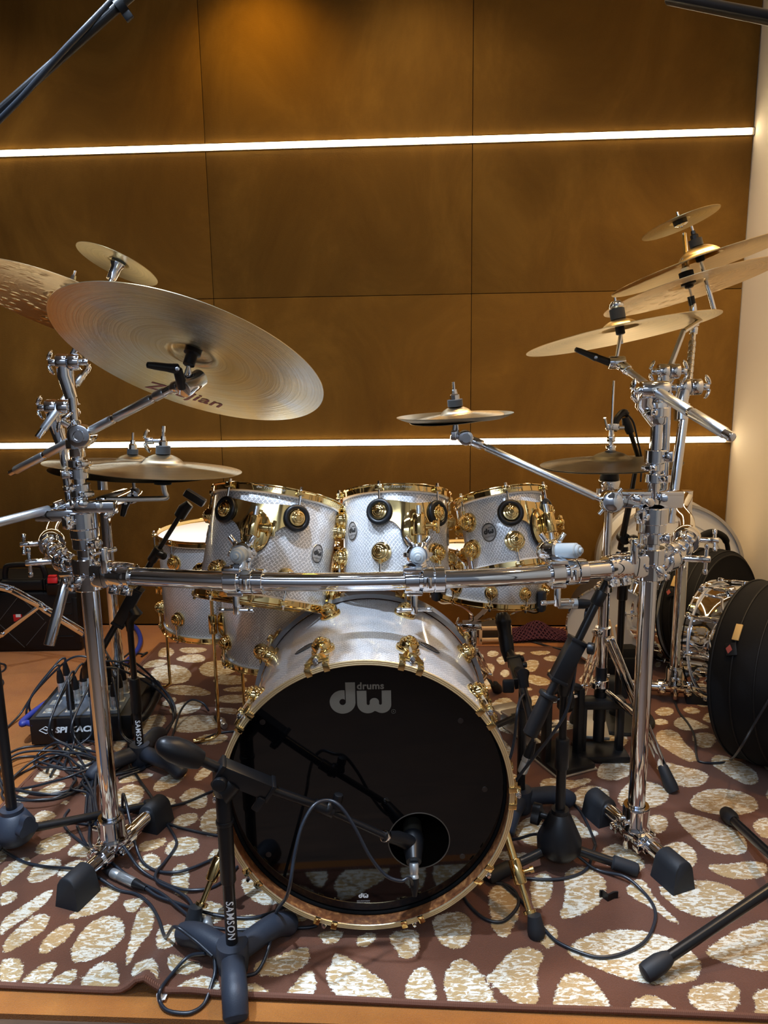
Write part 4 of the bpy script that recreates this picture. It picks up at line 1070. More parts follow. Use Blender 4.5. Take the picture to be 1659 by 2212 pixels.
# ------------------------------------------------------------------ cymbals
def ellipse(px, py, a, b, th, diam, under):
    """centre, upward normal and radius of a disc seen as an ellipse"""
    d = ray(px, py); dn = d.normalized(); c = CAM + d * (FPX * diam / (2.0 * a))
    r = (cR - dn * cR.dot(dn)).normalized(); u = (cU - dn * cU.dot(dn)).normalized(); t = rad(th)
    w = r * math.sin(t) + u * math.cos(t); k = b / a
    n = w * math.sqrt(1 - k * k) + dn * (k if under else -k)
    return c, n.normalized(), diam / 2
def cymbal(label, E, m, bow=.02, bell=.018, br=.2, group=None, flare=0, thick=.0011, holes=None, name='cymbal'):
    c, n, R = ellipse(*E); M = frame(c, n, cR); rb = R * br
    def zf(r):
        z = bow * (1 - (r / R) ** 1.5)
        if flare and r > R * .78: z += flare * ((r / R - .78) / .22) ** 1.3
        if r < rb: z += bell * (1 - (r / rb) ** 2.2) ** .75
        return z
    rs = [.004] + [rb * k / 9 for k in range(1, 10)] + [rb + (R - rb) * k / 22 for k in range(1, 23)]
    prof = [(r, zf(r)) for r in rs] + [(r, zf(r) - thick) for r in reversed(rs)]
    mb = MB().lathe(prof, M, 128, True)
    o = mb.build(name, m, None, sharp=60)
    # keep the mesh in the cymbal's own axes so the lathe rings follow it
    o.data.transform(M.inverted()); o.matrix_world = M; ROOTM[o.name] = M.copy()
    if holes:
        cb = MB()
        for hx, hy, hr in holes: cb.cyl((hx, hy, -.1), (hx, hy, .1), hr, n=28)
        cut = cb.build('cutter', m); cut.matrix_world = M
        md = o.modifiers.new('b', 'BOOLEAN'); md.object = cut; md.operation = 'DIFFERENCE'; md.solver = 'EXACT'
        bpy.context.view_layer.update()
        me = bpy.data.meshes.new_from_object(o.evaluated_get(bpy.context.evaluated_depsgraph_get()))
        o.modifiers.clear(); o.data = me; bpy.data.objects.remove(cut)
        for p in me.polygons: p.use_smooth = True
        me.set_sharp_from_angle(angle=rad(50))
    tag(o, label, 'cymbal', group)
    return o, M, R, zf
GC = 'cymbals around the kit'
C1 = cymbal('biggest cymbal, tilted low at the left with red lettering underneath', (410, 780, 297, 109, 17.5, .508, True), BR_BIG, .014, .016, .17, GC)
C2 = cymbal('hammered golden cymbal cut by the left frame edge, behind the one with red lettering', (138, 664, 212, 57, 17, .457, True), BR_HAM, .02, .02, .2, GC)
C3 = cymbal('small tilted splash cymbal on the left, highest of the left group', (254, 571, 89, 24, 22, .203, True), BR_SPL, .008, .010, .26, GC)
C4 = cymbal('flat cymbal with faint upside-down lettering, over the left floor tom', (352, 1014, 168, 20, .5, .356, False), BR_HAT, .016, .02, .27, GC)
C5 = cymbal('flat cymbal pierced with round holes, behind the left chrome post', (286, 1006, 181, 17, 1, .405, False), BR_HAT, .012, .016, .2, GC, holes=[(.125 * math.cos(rad(a)), .125 * math.sin(rad(a)), .017) for a in (20, 80, 140, 200, 260, 320)])
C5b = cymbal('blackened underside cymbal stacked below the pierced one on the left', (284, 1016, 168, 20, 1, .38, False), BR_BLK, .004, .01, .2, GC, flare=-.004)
C6 = cymbal('small upper splash cymbal of the pair standing over the middle rack tom', (986, 903, 102, 12.5, -5, .205, False), BR_HAT, .012, .014, .34, GC)
C6b = cymbal('small upturned lower cymbal of the pair over the middle rack tom', (983, 908, 126, 9, -2, .254, False), BR_DRK, .006, .010, .3, GC, flare=.012)
C7 = cymbal('small splash cymbal at the top right, highest of all', (1470, 482, 83, 15.5, -18, .203, True), BR_SPL, .008, .010, .26, GC)
C8 = cymbal('golden cymbal with a domed bell on top, cut by the right frame edge', (1516, 572, 194, 19, -14.5, .457, True), BR_GLD, .02, .028, .24, GC)
C9 = cymbal('hammered cymbal third from the top at the right, cut by the frame edge', (1490, 624, 184, 25, -13, .432, True), BR_HAM, .014, .012, .2, GC)
C10 = cymbal('lowest tilted golden cymbal at the right with its whole rim in view', (1341, 723, 204, 20, -9, .457, True), BR_GLD, .018, .02, .2, GC)
C11 = cymbal('dark top hi-hat cymbal on the stand at the right', (1318, 1001, 149, 18.5, 0, .384, False), BR_DRK, .014, .02, .29, GC)
C11b = cymbal('dark bottom hi-hat cymbal under its partner at the right', (1318, 1004, 147, 18, 0, .380, False), BR_DRK, -.012, -.01, .29, GC)
# lettering
def cym_print(Cy, s, p0, p1, size, m, shear, under, name, flip=False):
    o, M, R, zf = Cy; Mi = M.inverted(); n = M.col[2].to_3d(); c = M.col[3].to_3d()
    A = Mi @ onplane(*p0, c, n); B = Mi @ onplane(*p1, c, n); ex = (B - A); L = ex.length; ex.normalize()
    ey = V((0, 0, 1)).cross(ex) * (-1 if under else 1)
    vs, fs = text2d(s, 1.0, shear, .01, 'LEFT'); w = max(v.x for v in vs); k = L / w
    out = []
    for v in vs:
        q = A + ex * (v.x * k) + ey * (v.y * size); r = math.hypot(q.x, q.y)
        out.append(M @ V((q.x, q.y, zf(r) + (-.0011 - .0006 if under else .0006))))
    MB().add(out, fs).build(name, m, o)
REDI = mat('red_ink', (.22, .03, .03), .6); INK = mat('black_ink', (.02, .017, .014), .6)
cym_print(C1, 'Zildjian', (312, 836), (480, 884), .052, REDI, .45, True, 'lettering')
cym_print(C4, 'Sweet HiHat', (372, 1009), (298, 1013), .026, INK, .3, False, 'lettering')

# ------------------------------------------------------------------ cymbal stands clamped into the rack
def topper(root, Cy, up=True, low=True, nut='wing', sleeve=.03, fr=.0165, lowm=None, h=.018):
    """felts, sleeve and nut on the cymbal's stem"""
    o, M, R, zf = Cy; z = zf(0); e = lambda h_: M @ V((0, 0, h_)); n = M.col[2].to_3d()
    MB().cyl(e(z - .06), e(z + (.052 if up else .006)), .0032, n=10).build('stem', CHROME, root)
    if up:
        MB().lathe([(.004, z), (fr, z), (fr, z + h), (.004, z + h)], M, 24, True).build('felt', FELT, root)
        mb = MB()
        if nut == 'wing': mb.lathe([(.004, z + h), (.012, z + h), (.013, z + h + .004), (.008, z + h + .012), (.006, z + h + .02), (0, z + h + .02)], M, 20); wing(mb, e(z + h + .006), n, M.col[0].to_3d(), .9)
        elif nut == 'dome': mb.lathe([(.004, z + h), (.015, z + h), (.018, z + h + .005), (.018, z + h + .011), (.012, z + h + .018), (0, z + h + .021)], M, 24)
        else: mb.lathe([(.003, z + h), (.0105, z + h), (.0105, z + h + .01), (.007, z + h + .013), (.0055, z + h + .022), (0, z + h + .022)], M, 8)
        mb.build('top_nut', CHROME if nut != 'black' else BLACKP, root)
    if low:
        MB().lathe([(.004, z - .002), (fr * 1.02, z - .002), (fr * 1.02, z - .015), (.011, z - .018), (.011, z - .018 - sleeve), (.008, z - .02 - sleeve), (.004, z - .02 - sleeve)], M, 24, True).build('felt_seat', lowm or BLACKP, root)
    return e(z - .02 - sleeve)

# biggest cymbal, left
r = thing('cymbal_boom', 'long boom reaching from the left post to the cymbal with red lettering', 'cymbal stand', at(176, 940, PLY - .03), 'cymbal booms')
piv = at(176, 940, PLY - .035)
knurled(r, at(22, 1022, 1.74), at(372, 838, 1.47), .0078)
mb = MB().cyl(piv - Y3 * .02, piv + Y3 * .03, .024, n=30, bev=.003).lathe([(.010, 0), (.0135, 0), (.0135, .002), (.010, .002)], frame(piv - Y3 * .021, -Y3), 24, True)
mb.cyl(V((PLX, PLY, piv.z - .05)), V((PLX, PLY, piv.z + .03)), .0165, n=24, bev=.003); wing(mb, piv + V((-.02, -.01, .022)), (-.7, -.4, .6), (.5, 0, .8), 1.2)
mb.build('tilter', CHROME, r)
st = topper(r, C1, False, True, sleeve=.02, fr=.0155)
cl = at(414, 828, 1.44); a = at(372, 838, 1.47)
mb = MB().cyl(a, cl, .0098, n=20, bev=.002).cyl(a + (cl - a) * .1, a + (cl - a) * .4, .0125, n=12, bev=.002).cyl(cl - V((.012, .022, .01)), cl + V((.012, .022, .01)), .0175, n=26, bev=.003)
mb.tube([cl, st], .0042, 12).build('end_tilter', CHROME, r)
lever(r, cl - V((.012, .02, .008)), at(383, 797, 1.40), at(316, 788, 1.37))
# hammered cymbal, far left
r = thing('cymbal_boom', 'boom with wing nuts rising at the far left to the hammered cymbal', 'cymbal stand', at(135, 1075, 1.70), 'cymbal booms')
MB().cyl(at(152, 1082, 1.70), at(131, 925, 1.70), .0105, n=20).build('post_tube', CHROME, r)
t_ = at(126, 880, 1.70); tilter(MB(), t_, X3, at(131, 925, 1.70) - t_, 1.0).build('tilter', CHROME, r)
st = topper(r, C2, True, True, 'hex')
e2 = C2[1] @ V((0, 0, C2[3](0) - .045)); knurled(r, at(80, 946, 1.66), at(190, 795, 1.74), .0068); MB().tube([at(190, 795, 1.74), e2, st], .0055, 12).build('stem_rod', CHROME, r)
# left splash
r = thing('cymbal_boom', 'thin post standing on the left rack post below the small splash', 'cymbal stand', at(180, 958, PLY), 'cymbal booms')
MB().cyl((PLX, PLY, zl(180, 960)), (PLX, PLY, zl(180, 800)), .0088, n=20).build('post_tube', CHROME, r)
t_ = V((PLX, PLY, zl(172, 782))); tilter(MB(), t_, X3, -Z3, .95).build('tilter', CHROME, r)
o, M, R_, zf = C3; z = zf(0); e = lambda h: M @ V((0, 0, h))
MB().lathe([(.003, z - .001), (.017, z - .001), (.017, z - .016), (.003, z - .016)], M, 24, True).build('felt', FELT, r)
MB().lathe([(.003, z - .016), (.019, z - .016), (.019, z - .019), (.013, z - .028), (.0125, z - .06), (.003, z - .06)], M, 24, True).build('sleeve', CHROME, r)
MB().tube([e(z - .05), e(z - .085), t_ + V((.03, 0, .05)), t_], .0062, 12).build('stem_rod', CHROME, r)
# flat pair at the left
r = thing('cymbal_boom', 'bent chrome arm carrying the flat lettered cymbal over the left floor tom', 'cymbal stand', at(232, 1080, PLY), 'cymbal booms')
zc = C4[1].col[3].to_3d()
u = V((zc.x, zc.y, 0)); MB().tube(spline([at(220, 1079, PLY + .04), at(300, 1078, 1.70), at(345, 1077, zc.y - .012), V((zc.x + .004, zc.y, at(352, 1074, zc.y).z)), V((zc.x, zc.y, at(352, 1062, zc.y).z)), C4[1] @ V((0, 0, -.03))], 6), .0062, 14).build('arm', STEEL, r)
topper(r, C4, True, False, 'hex'); M = C4[1]
MB().lathe([(.004, -.008), (.018, -.008), (.018, -.030), (.0195, -.031), (.0195, -.034), (.004, -.034)], M, 24, True).build('felt_seat', RUBBER, r)
zt = C4[3](0) + .018; hp_ = M @ V((0, 0, zt + .012)); mb = MB().cyl(hp_, hp_ - X3 * .026, .005, n=12); wing(mb, hp_ - X3 * .022, -X3, Z3, 1.3); mb.cyl(M @ V((0, 0, zt + .02)), M @ V((0, 0, zt + .045)), .004, n=10).build('drum_key_screw', CHROME, r)
r = thing('cymbal_boom', 'clamp arm with a hanging black lever under the pierced cymbal on the left', 'cymbal stand', at(250, 1085, 1.75), 'cymbal booms')
c5 = C5[1].col[3].to_3d(); cl = at(288, 1070, c5.y)
mb = MB().bar(at(215, 1088, PLY + .03), at(275, 1068, c5.y - .03), .026, .030, .008).cyl(at(258, 1076, c5.y - .06), at(262, 1072, c5.y), .016, n=22, bev=.003)
mb.cyl(cl - Y3 * .02, cl + Y3 * .02, .0185, n=26, bev=.003).tube([cl, V((c5.x, c5.y, cl.z + .01)), C5[1] @ V((0, 0, 0))], .0045, 12).build('clamp', CHROME, r)
lever(r, cl - Y3 * .02, cl + V((-.006, -.042, -.012)), at(264, 1116, c5.y - .05))
topper(r, C5, True, False, 'hex', fr=.013, h=.012)
# knurled boom running out of the frame at the left
r = thing('cymbal_boom', 'knurled boom running out of the picture at the left from the rack clamp', 'cymbal stand', at(125, 1098, PLY), 'cymbal booms')
knurled(r, at(128, 1095, PLY + .01), at(-150, 1166, 1.44), .0078); MB().cyl(at(118, 1098, PLY + .005), at(140, 1090, PLY + .02), .0125, n=18, bev=.002).build('end_clamp', CHROME, r)
# tube hanging below the left clamp
MB().cyl(at(150, 1225, 1.66), at(106, 1394, 1.60), .0118, n=20, bev=.001).build('hanging_tube', CHROME, rack)
MB().cyl(at(154, 1212, 1.665), at(149, 1232, 1.658), .0165, n=20, bev=.003).build('tube_socket', CHROME, rack)

# splash pair over the middle tom
r = thing('cymbal_boom', 'boom slanting from the right clamp to the small cymbal pair in the middle', 'cymbal stand', pk, 'cymbal booms')
c6 = C6b[1].col[3].to_3d(); cl = at(1004, 944, c6.y + .005)
knurled(r, pk + V((-.01, 0, .0)), at(1030, 957, c6.y), .0066, seg=.5)
mb = MB().cyl(cl - Y3 * .026, cl + Y3 * .02, .0165, n=26, bev=.003).cyl(cl - Y3 * .029, cl - Y3 * .026, .010, n=20).cyl(at(1042, 962, c6.y), at(1018, 952, c6.y), .011, n=18, bev=.002)
mb.box(frame(at(980, 940, c6.y), Z3, X3), .014, .02, .022, .003).bar(at(980, 942, c6.y), cl, .012, .014, .002).tube([at(980, 940, c6.y), C6b[1] @ V((0, 0, -.005))], .005, 12)
mb.build('end_clamp', CHROME, r)
topper(r, C6, True, False, 'hex', h=.014)
MB().lathe([(.004, 0), (.014, 0), (.014, .012), (.004, .012)], C6b[1] @ Matrix.Translation((0, 0, C6b[3](0))), 20, True).build('spacer_felt', BLACKP, r)

# right: whole-rim cymbal, boom tail points at the viewer's right
r = thing('cymbal_boom', 'right post boom with a black lever and a thick tail pointing out right', 'cymbal stand', at(1410, 845, PRY), 'cymbal booms')
c10 = C10[1].col[3].to_3d(); st = topper(r, C10, True, True, 'dome', sleeve=.018, fr=.018, h=.024)
cl = at(1330, 783, c10.y - .01); ea = at(1352, 796, c10.y - .03)
mb = MB().cyl(cl - X3 * .018, cl + X3 * .022, .0155, n=24, bev=.003).tube([cl, st], .0048, 12).cyl(cl, at(1362, 805, c10.y - .04), .0105, n=18, bev=.002).cyl(at(1344, 790, c10.y - .02), at(1356, 800, c10.y - .035), .0135, n=12, bev=.002)
mb.build('end_tilter', CHROME, r)
lever(r, cl - X3 * .014, at(1287, 772, c10.y - .02), at(1242, 754, c10.y - .03))
A = at(1360, 803, c10.y - .04); B = at(1412, 842, PRY - .02); d = (B - A).normalized(); T = at(1583, 946, 1.36)
MB().cyl(A, B, .0082, n=18).build('boom_rod', STEEL, r)
knurled(r, B, T, .0092, 'boom_tail')
mb = MB().cyl(B - X3 * .028, B + X3 * .03, .0185, n=28, bev=.003).tube([B - X3 * .014 + V((0, .01, 0)), B + V((-.012, .02, -.03)), V((PRX, PRY, B.z - .07))], [.018, .019, .016], 20)
wing(mb, B - X3 * .028, (-1, -.2, -.2), Z3 + X3 * .5, 1.25).box(frame(V((PRX, PRY, B.z - .05)), Z3, X3), .032, .034, .05, .006); mb.build('tilter', CHROME, r)
# right: domed cymbal at the back
r = thing('cymbal_boom', 'boom tube behind the right post leading up to the domed golden cymbal', 'cymbal stand', at(1440, 1000, 1.80), 'cymbal booms')
MB().cyl(at(1432, 1090, 1.80), at(1441, 830, 1.80), .0108, n=20).build('post_tube', CHROME, r)
t_ = at(1444, 802, 1.80); tilter(MB(), t_, X3, at(1441, 850, 1.80) - t_, .95).build('tilter', CHROME, r)
st = topper(r, C8, True, True, 'black', sleeve=.02, fr=.0165)
MB().cyl(t_, at(1476, 716, 1.84), .0065, n=16).build('boom_rod', STEEL, r); MB().tube([at(1476, 716, 1.84), C8[1] @ V((0, 0, -.12)), C8[1] @ V((0, 0, -.02)), st], [.0065, .0065, .006, .005], 12).build('stem_rod', CHROME, r)
# right: hammered cymbal with the top splash stacked above it
r = thing('cymbal_boom', 'leaning boom at the right carrying the hammered cymbal and the top splash', 'cymbal stand', at(1450, 1150, 1.76), 'cymbal booms')
MB().cyl(at(1447, 1130, 1.76), at(1480, 872, 1.82), .0112, n=20).build('post_tube', CHROME, r)
t_ = at(1489, 836, 1.83); tilter(MB(), t_, X3, at(1480, 872, 1.82) - t_, 1.05).build('tilter', CHROME, r)
c9 = C9[1].col[3].to_3d(); yy = c9.y
jt = at(1499, 706, yy); lo9 = at(1492, 640, yy)
knurled(r, at(1487, 830, 1.83), at(1497, 722, yy - .01), .0072, seg=.02)
MB().cyl(at(1497, 722, yy), jt, .0105, n=18, bev=.002).cyl(jt, at(1496, 655, yy), .0125, .0085, 18, .002).build('end_tilter', CHROME, r)
MB().cyl(at(1496, 660, yy), lo9, .0085, n=16).build('sleeve', BLACKP, r)
topper(r, C9, True, True, 'hex', sleeve=.004, fr=.018)
MB().tube([C9[1] @ V((0, 0, C9[3](0))), at(1484, 570, (yy + C7[1].col[3].y) / 2), C7[1] @ V((0, 0, -.03))], .0062, 14).build('stacker_rod', CHROME, r)
M = C7[1]; z = C7[3](0)
MB().lathe([(.003, z - .001), (.018, z - .001), (.018, z - .023), (.003, z - .023)], M, 24, True).build('felt', BLACKP, r); MB().lathe([(.003, z - .023), (.0185, z - .023), (.010, z - .027), (.003, z - .027)], M, 24, True).cyl(M @ V((0, 0, z - .03)), M @ V((0, 0, z + .012)), .0036, n=10).build('cup_washer', CHROME, r)
# ------------------------------------------------------------------ hi-hat stand, snare stand, pedal
hx, hy = C11[1].col[3].x, C11[1].col[3].y
r = thing('hi_hat_stand', 'chrome hi-hat stand with flat folding legs and a tall pull rod at the right', 'hi-hat stand', (hx, hy, fz((hx, hy))))
zc = C11[1].col[3].z; zt = at(1322, 822, hy).z
MB().cyl((hx, hy, .1), (hx, hy, zt), .0036, n=12, bev=.001).build('pull_rod', CHROME, r)
mb = MB().cyl((hx, hy, zc + .03), (hx, hy, zc + .052), .013, n=20, bev=.003).cyl((hx, hy, zc + .052), (hx, hy, zc + .105), .0068, n=16).cyl((hx, hy, zc + .06), (hx, hy, zc + .075), .012, n=8, bev=.002)
mb.box(frame((hx, hy - .006, zc + .102), Z3, X3), .034, .018, .018, .003); mb.cyl((hx - .016, hy - .012, zc + .1), (hx - .026, hy - .02, zc + .128), .0035, n=10).cyl((hx + .016, hy - .012, zc + .1), (hx + .03, hy - .012, zc + .1), .006, n=12)
mb.build('clutch', CHROME, r)
MB().lathe([(.004, zc + .028), (.016, zc + .028), (.016, zc + .014), (.004, zc + .014)], Matrix.Translation((hx, hy, .006)), 22, True).build('felt', BLACKP, r)
mb = MB().cyl((hx, hy, zc - .085), (hx, hy, zc - .045), .024, .030, 28, .004); mb.cyl((hx - .03, hy, zc - .07), (hx - .03, hy, zc - .1), .006, n=12); mb.build('seat_cup', CHROME, r)
MB().cyl((hx, hy, zc - .045), (hx, hy, zc - .017), .027, .023, 28, .003).build('seat_felt', BLACKP, r)
zj = at(1312, 1268, hy).z; zl_ = at(1308, 1376, hy).z; zk = at(1305, 1488, hy).z
MB().cyl((hx, hy, zj), (hx, hy, zc - .07), .0125, n=22).build('upper_tube', CHROME, r)
MB().cyl((hx, hy, zk + .06), (hx, hy, zj), .0155, n=24).build('lower_tube', CHROME, r)
for z in (zj, zl_ + .02, zk + .02): collar(MB(), (hx, hy, z), Z3, .0165, .012, (-1, -.8, 0), .006).build('tube_collar', CHROME, r)
MB().cyl((hx, hy, .05), (hx, hy, zk + .07), .0165, n=24).cyl((hx, hy, zk - .005), (hx, hy, zk - .1), .0185, n=24).build('rod_sleeve', BLACKP, r)
def flat_leg(root, top, foot, mid, w=.02, fname='rubber_foot'):
    """pair of flat strips from a collar to a rubber foot, braced to a lower collar"""
    top, foot, mid = V(top), V(foot), V(mid); d = (foot - top).normalized(); s = d.cross(Z3).normalized()
    mb = MB()
    for k in (-1, 1): mb.bar(top + s * .011 * k, foot - d * .05 + s * .006 * k, .0028, w, .001, d.cross(s))
    j = top + (foot - top) * .56
    mb.bar(mid, j, .012, .016, .003).cyl(j - s * .016, j + s * .016, .005, n=12).cyl(top - s * .018, top + s * .018, .006, n=12)
    lg = mb.build('leg', CHROME, root)
    MB().tube([foot - d * .075, foot - d * .07, foot - d * .018, foot + V((0, 0, .003))], [.010, .014, .0185, .016], 16).build(fname, RUBBER, lg)
for f in (rf(1455, 1712), rf(1240, 1560), V((hx + .12, hy + .34, 0))):
    f.z = fz(f); e = (f - V((hx, hy, f.z))).normalized()
    flat_leg(r, V((hx, hy, zl_)) + e * .025, f, V((hx, hy, zk)) + e * .02)
mb = MB()      # yoke and base plate of the pedal end
B0 = V((hx, hy, 0)); z0 = fz(B0)
for s in (-1, 1): mb.box(frame(B0 + V((.055 * s, -.02, z0 + .085)), Z3, X3), .02, .03, .15, .004)
mb.box(frame(B0 + V((0, -.01, z0 + .165)), Z3, X3), .14, .05, .03, .008).box(frame(B0 + V((0, -.02, z0 + .012)), Z3, X3), .15, .10, .02, .004)
mb.build('pedal_frame', BLACKP, r)
mb = MB().bar(B0 + V((0, .03, z0 + .03)), B0 + V((.05, .30, z0 + .022)), .085, .012, .003); mb.build('footboard', SILVER, r)
MB().bar(B0 + V((0, -.02, z0 + .16)), B0 + V((0, .02, z0 + .05)), .01, .005).build('pull_strap', BLACKP, r)

SX = SNM.col[3].x - .05; SY = 2.27
r = thing('snare_stand', 'chrome snare stand holding the gold hooped snare behind the bass drum', 'snare stand', (SX, SY, fz((SX, SY))))
sz = SNM.col[3].z - .02
MB().cyl((SX, SY, .12), (SX, SY, sz - .075), .0125, n=20).cyl((SX, SY, sz - .15), (SX, SY, sz - .09), .017, n=20, bev=.003).build('tube', CHROME, r)
mb = MB().cyl((SX - .03, SY, sz - .075), (SX + .03, SY, sz - .075), .016, n=22, bev=.003); wing(mb, (SX - .03, SY, sz - .075), (-1, 0, 0), Z3, 1.2); mb.build('tilter', CHROME, r)
for a in (-35, 85, 205):
    a = rad(a); d = SNM.to_3x3() @ V((math.cos(a), math.sin(a), 0)); c = SNM.col[3].to_3d()
    e = c + d * .182
    pts = spline([V((SX, SY, sz - .068)), c + d * .06 - Z3 * .062, c + d * .12 - Z3 * .03, c + d * .165 - Z3 * .028, e - Z3 * .012, e + Z3 * .02], 5)
    mb = MB(); w = Z3.cross(d).normalized()
    for i in range(len(pts) - 1): mb.bar(pts[i], pts[i + 1], .016, .004, 0, (pts[i + 1] - pts[i]).cross(w))
    ar = mb.build('basket_arm', CHROME, r)
    MB().box(frame(e + Z3 * .01, Z3, d), .022, .03, .062, .006).build('rubber_grip', RUBBER, ar)
for f in (rf(1076, 1492), V((SX - .22, SY + .16, 0)), V((SX - .05, SY - .24, 0))):
    f = V(f); f.z = fz(f); e = (f - V((SX, SY, f.z))).normalized(); flat_leg(r, V((SX, SY, .27)) + e * .02, f, V((SX, SY, .14)) + e * .018)

# double-pedal unit between the bass drum and the hi-hat
PB = rf(1240, 1668); pf = V((-.42, 1, 0)).normalized(); ps_ = V((pf.y, -pf.x, 0)); z0 = PB.z
r = thing('bass_drum_pedal', 'black framed pedal with a silver footboard beside the bass drum', 'drum pedal', PB)
MB().box(frame(PB + pf * .07 + Z3 * .012, Z3, ps_), .13, .17, .018, .006).build('base_plate', BLACKP, r)
MB().box(frame(PB + pf * .07 + Z3 * .004, Z3, ps_), .137, .178, .006, .002).build('plate_edge', SILVER, r)
mb = MB()
for s in (-1, 1): mb.box(frame(PB + pf * .06 + ps_ * (.056 * s) + Z3 * .12, Z3, ps_), .022, .028, .21, .005)
mb.tube([PB + pf * .06 + ps_ * (.056 * math.cos(rad(a))) + Z3 * (.215 + .02 * math.sin(rad(a))) for a in range(0, 181, 15)], .012, 12)
mb.build('pedal_post', BLACKP, r)
MB().cyl(PB + pf * .06 - ps_ * .05 + Z3 * .20, PB + pf * .06 + ps_ * .05 + Z3 * .20, .008, n=14).cyl(PB + pf * .05 - ps_ * .085 + Z3 * .20, PB + pf * .06 - ps_ * .05 + Z3 * .20, .012, n=14, bev=.002).build('axle', CHROME, r)
MB().prism([(.045 * math.cos(rad(a)), .045 * math.sin(rad(a))) for a in range(-30, 211, 15)], .012, frame(PB + pf * .06 + Z3 * .205 - ps_ * .006, ps_, Z3)).build('cam_wheel', BLACKP, r)
fb = MB().bar(PB + pf * .10 + Z3 * .075, PB + pf * .33 + Z3 * .05, .088, .009, .003).build('footboard', SILVER, r)
mb = MB(); a_ = PB + pf * .10 + Z3 * .0805; b_ = PB + pf * .33 + Z3 * .0555; dd = (b_ - a_).normalized()
for k in range(7): mb.bar(a_ + dd * (.03 + .025 * k) - ps_ * .034, a_ + dd * (.03 + .025 * k) + ps_ * .034, .008, .0012)
mb.build('tread', BLACKP, fb)
MB().box(frame(PB + pf * .36 + Z3 * .025, Z3, ps_), .09, .07, .035, .004).bar(PB + pf * .15 - ps_ * .02 + Z3 * .01, PB + pf * .34 - ps_ * .02 + Z3 * .01, .05, .008, .002).build('heel_plate', SILVER, r)
MB().cyl(at(1062, 1572, 1.92), PB + pf * .05 - ps_ * .085 + Z3 * .20, .0085, n=14).build('drive_shaft', BLACK, r)

# ------------------------------------------------------------------ microphone stands
def cast_base(root, c, tips, hub=.03, r0=.0225):
    """three fat cast legs bending down at their ends"""
    c = V(c); mb = MB().lathe([(0, .004), (hub * .9, .004), (hub, .03), (hub, .058), (hub * .95, .064), (hub * .6, .065), (0, .065)], Matrix.Translation(c), 28)
    for t in tips:
        t = V(t); d = (t - c); d.z = 0; L = d.length; d.normalize(); zt_ = fz(t)
        pts = [c + Z3 * .038, c + d * L * .5 + Z3 * .040, c + d * (L - .04) + Z3 * .037, c + d * (L - .02) + Z3 * .030, V((t.x, t.y, zt_ + .021)) - d * .006, V((t.x, t.y, zt_ + .013)) + d * .004]
        mb.tube(spline(pts, 4), [r0 * (1.0 + .06 * math.sin(PI * i / 20)) for i in range(18)] + [r0 * .97, r0 * .88, r0 * .6], 16)
    return mb.build('base', CASTG, root, sharp=60)
def tube_leg(root, a, tip, r=.0105, cap=.016):
    a = V(a); tip = V(tip); tip.z = fz(tip) + cap * .95; d = (tip - a).normalized()
    lg = MB().cyl(a, tip, r, n=16).build('leg', BLACK, root)
    MB().lathe([(r, 0), (cap, .004), (cap, .05), (cap * .92, .058), (cap * .5, .062), (0, .062)], frame(tip - d * .05, d), 20).build('rubber_foot', RUBBER, lg)
def stand_print(post, x, y, ztop, size, r, s='SAMSON', m=MARKW):
    vs, fs = text2d(s, size, .12, .018, 'LEFT', 1.12, 4); mb = MB(); a0 = math.atan2(-y, -x)
    out = []
    for v in vs:
        a = a0 + (v.y - size * .35) / r; out.append(V((x + (r + .0006) * math.cos(a), y + (r + .0006) * math.sin(a), ztop - v.x)))
    mb.add(out, fs).build('lettering', m, post)
def clutch_box(root, a, b, w, h, piv=None, post=None):
    mb = MB().bar(a, b, w, h, .003, Y3 + Z3 * .01)
    d = (V(b) - V(a)).normalized()
    for e in (V(a), V(b)): mb.bar(e - d * .004, e + d * .004, w + .003, h + .003, .001, Y3 + Z3 * .01)
    return mb.build('boom_clutch', BLACKP, root)

# kick microphone stand in front
c = rf(505, 2098); sx, sy = c.x, c.y
r = thing('microphone_stand', 'short black boom stand with a cast three-leg base in front of the bass drum', 'microphone stand', c, 'microphone stands')
cast_base(r, c, [rf(398, 2032), rf(628, 2012), rf(511, 2218)], .031, .0225)
zp = at(502, 1716, sy).z; zs = at(502, 1905, sy).z
p_ = MB().cyl((sx, sy, c.z + .05), (sx, sy, zs + .02), .0115, n=22).build('post', BLACK, r); stand_print(p_, sx, sy, at(505, 1938, sy).z, .0195, .0115)
MB().cyl((sx, sy, zs), (sx, sy, zp), .0145, n=24, bev=.003).cyl((sx, sy, at(502, 1770, sy).z - .008), (sx, sy, at(502, 1770, sy).z), .0165, n=24, bev=.001).build('sleeve', BLACKP, r)
by = sy + .005; ca, cb = at(474, 1660, by - .01), at(582, 1704, by + .015); pv = (ca * .72 + cb * .28)
MB().tube([V((sx, sy, zp)), V((sx, sy, zp + .02)), V((sx + .002, sy, pv.z - .03)), V((pv.x, pv.y, pv.z - .012))], [.0145, .022, .026, .02], 20).cyl((sx, sy - .03, zp + .035), (sx, sy + .03, zp + .035), .013, n=20, bev=.002).build('swivel', BLACKP, r)
clutch_box(r, ca, cb, .034, .032)
h0, h1, h2 = at(338, 1604, by - .05), at(433, 1642, by - .02), ca
MB().tube([h0, h0 + (h1 - h0) * .03, h0 + (h1 - h0) * .12, h0 + (h1 - h0) * .35, h0 + (h1 - h0) * .6, h0 + (h1 - h0) * .85, h1], [.003, .010, .0165, .0225, .0235, .0205, .0165], 22).build('counterweight', BLACKP, r)
m1 = at(690, 1742, by + .04); m2 = at(832, 1806, 1.345)
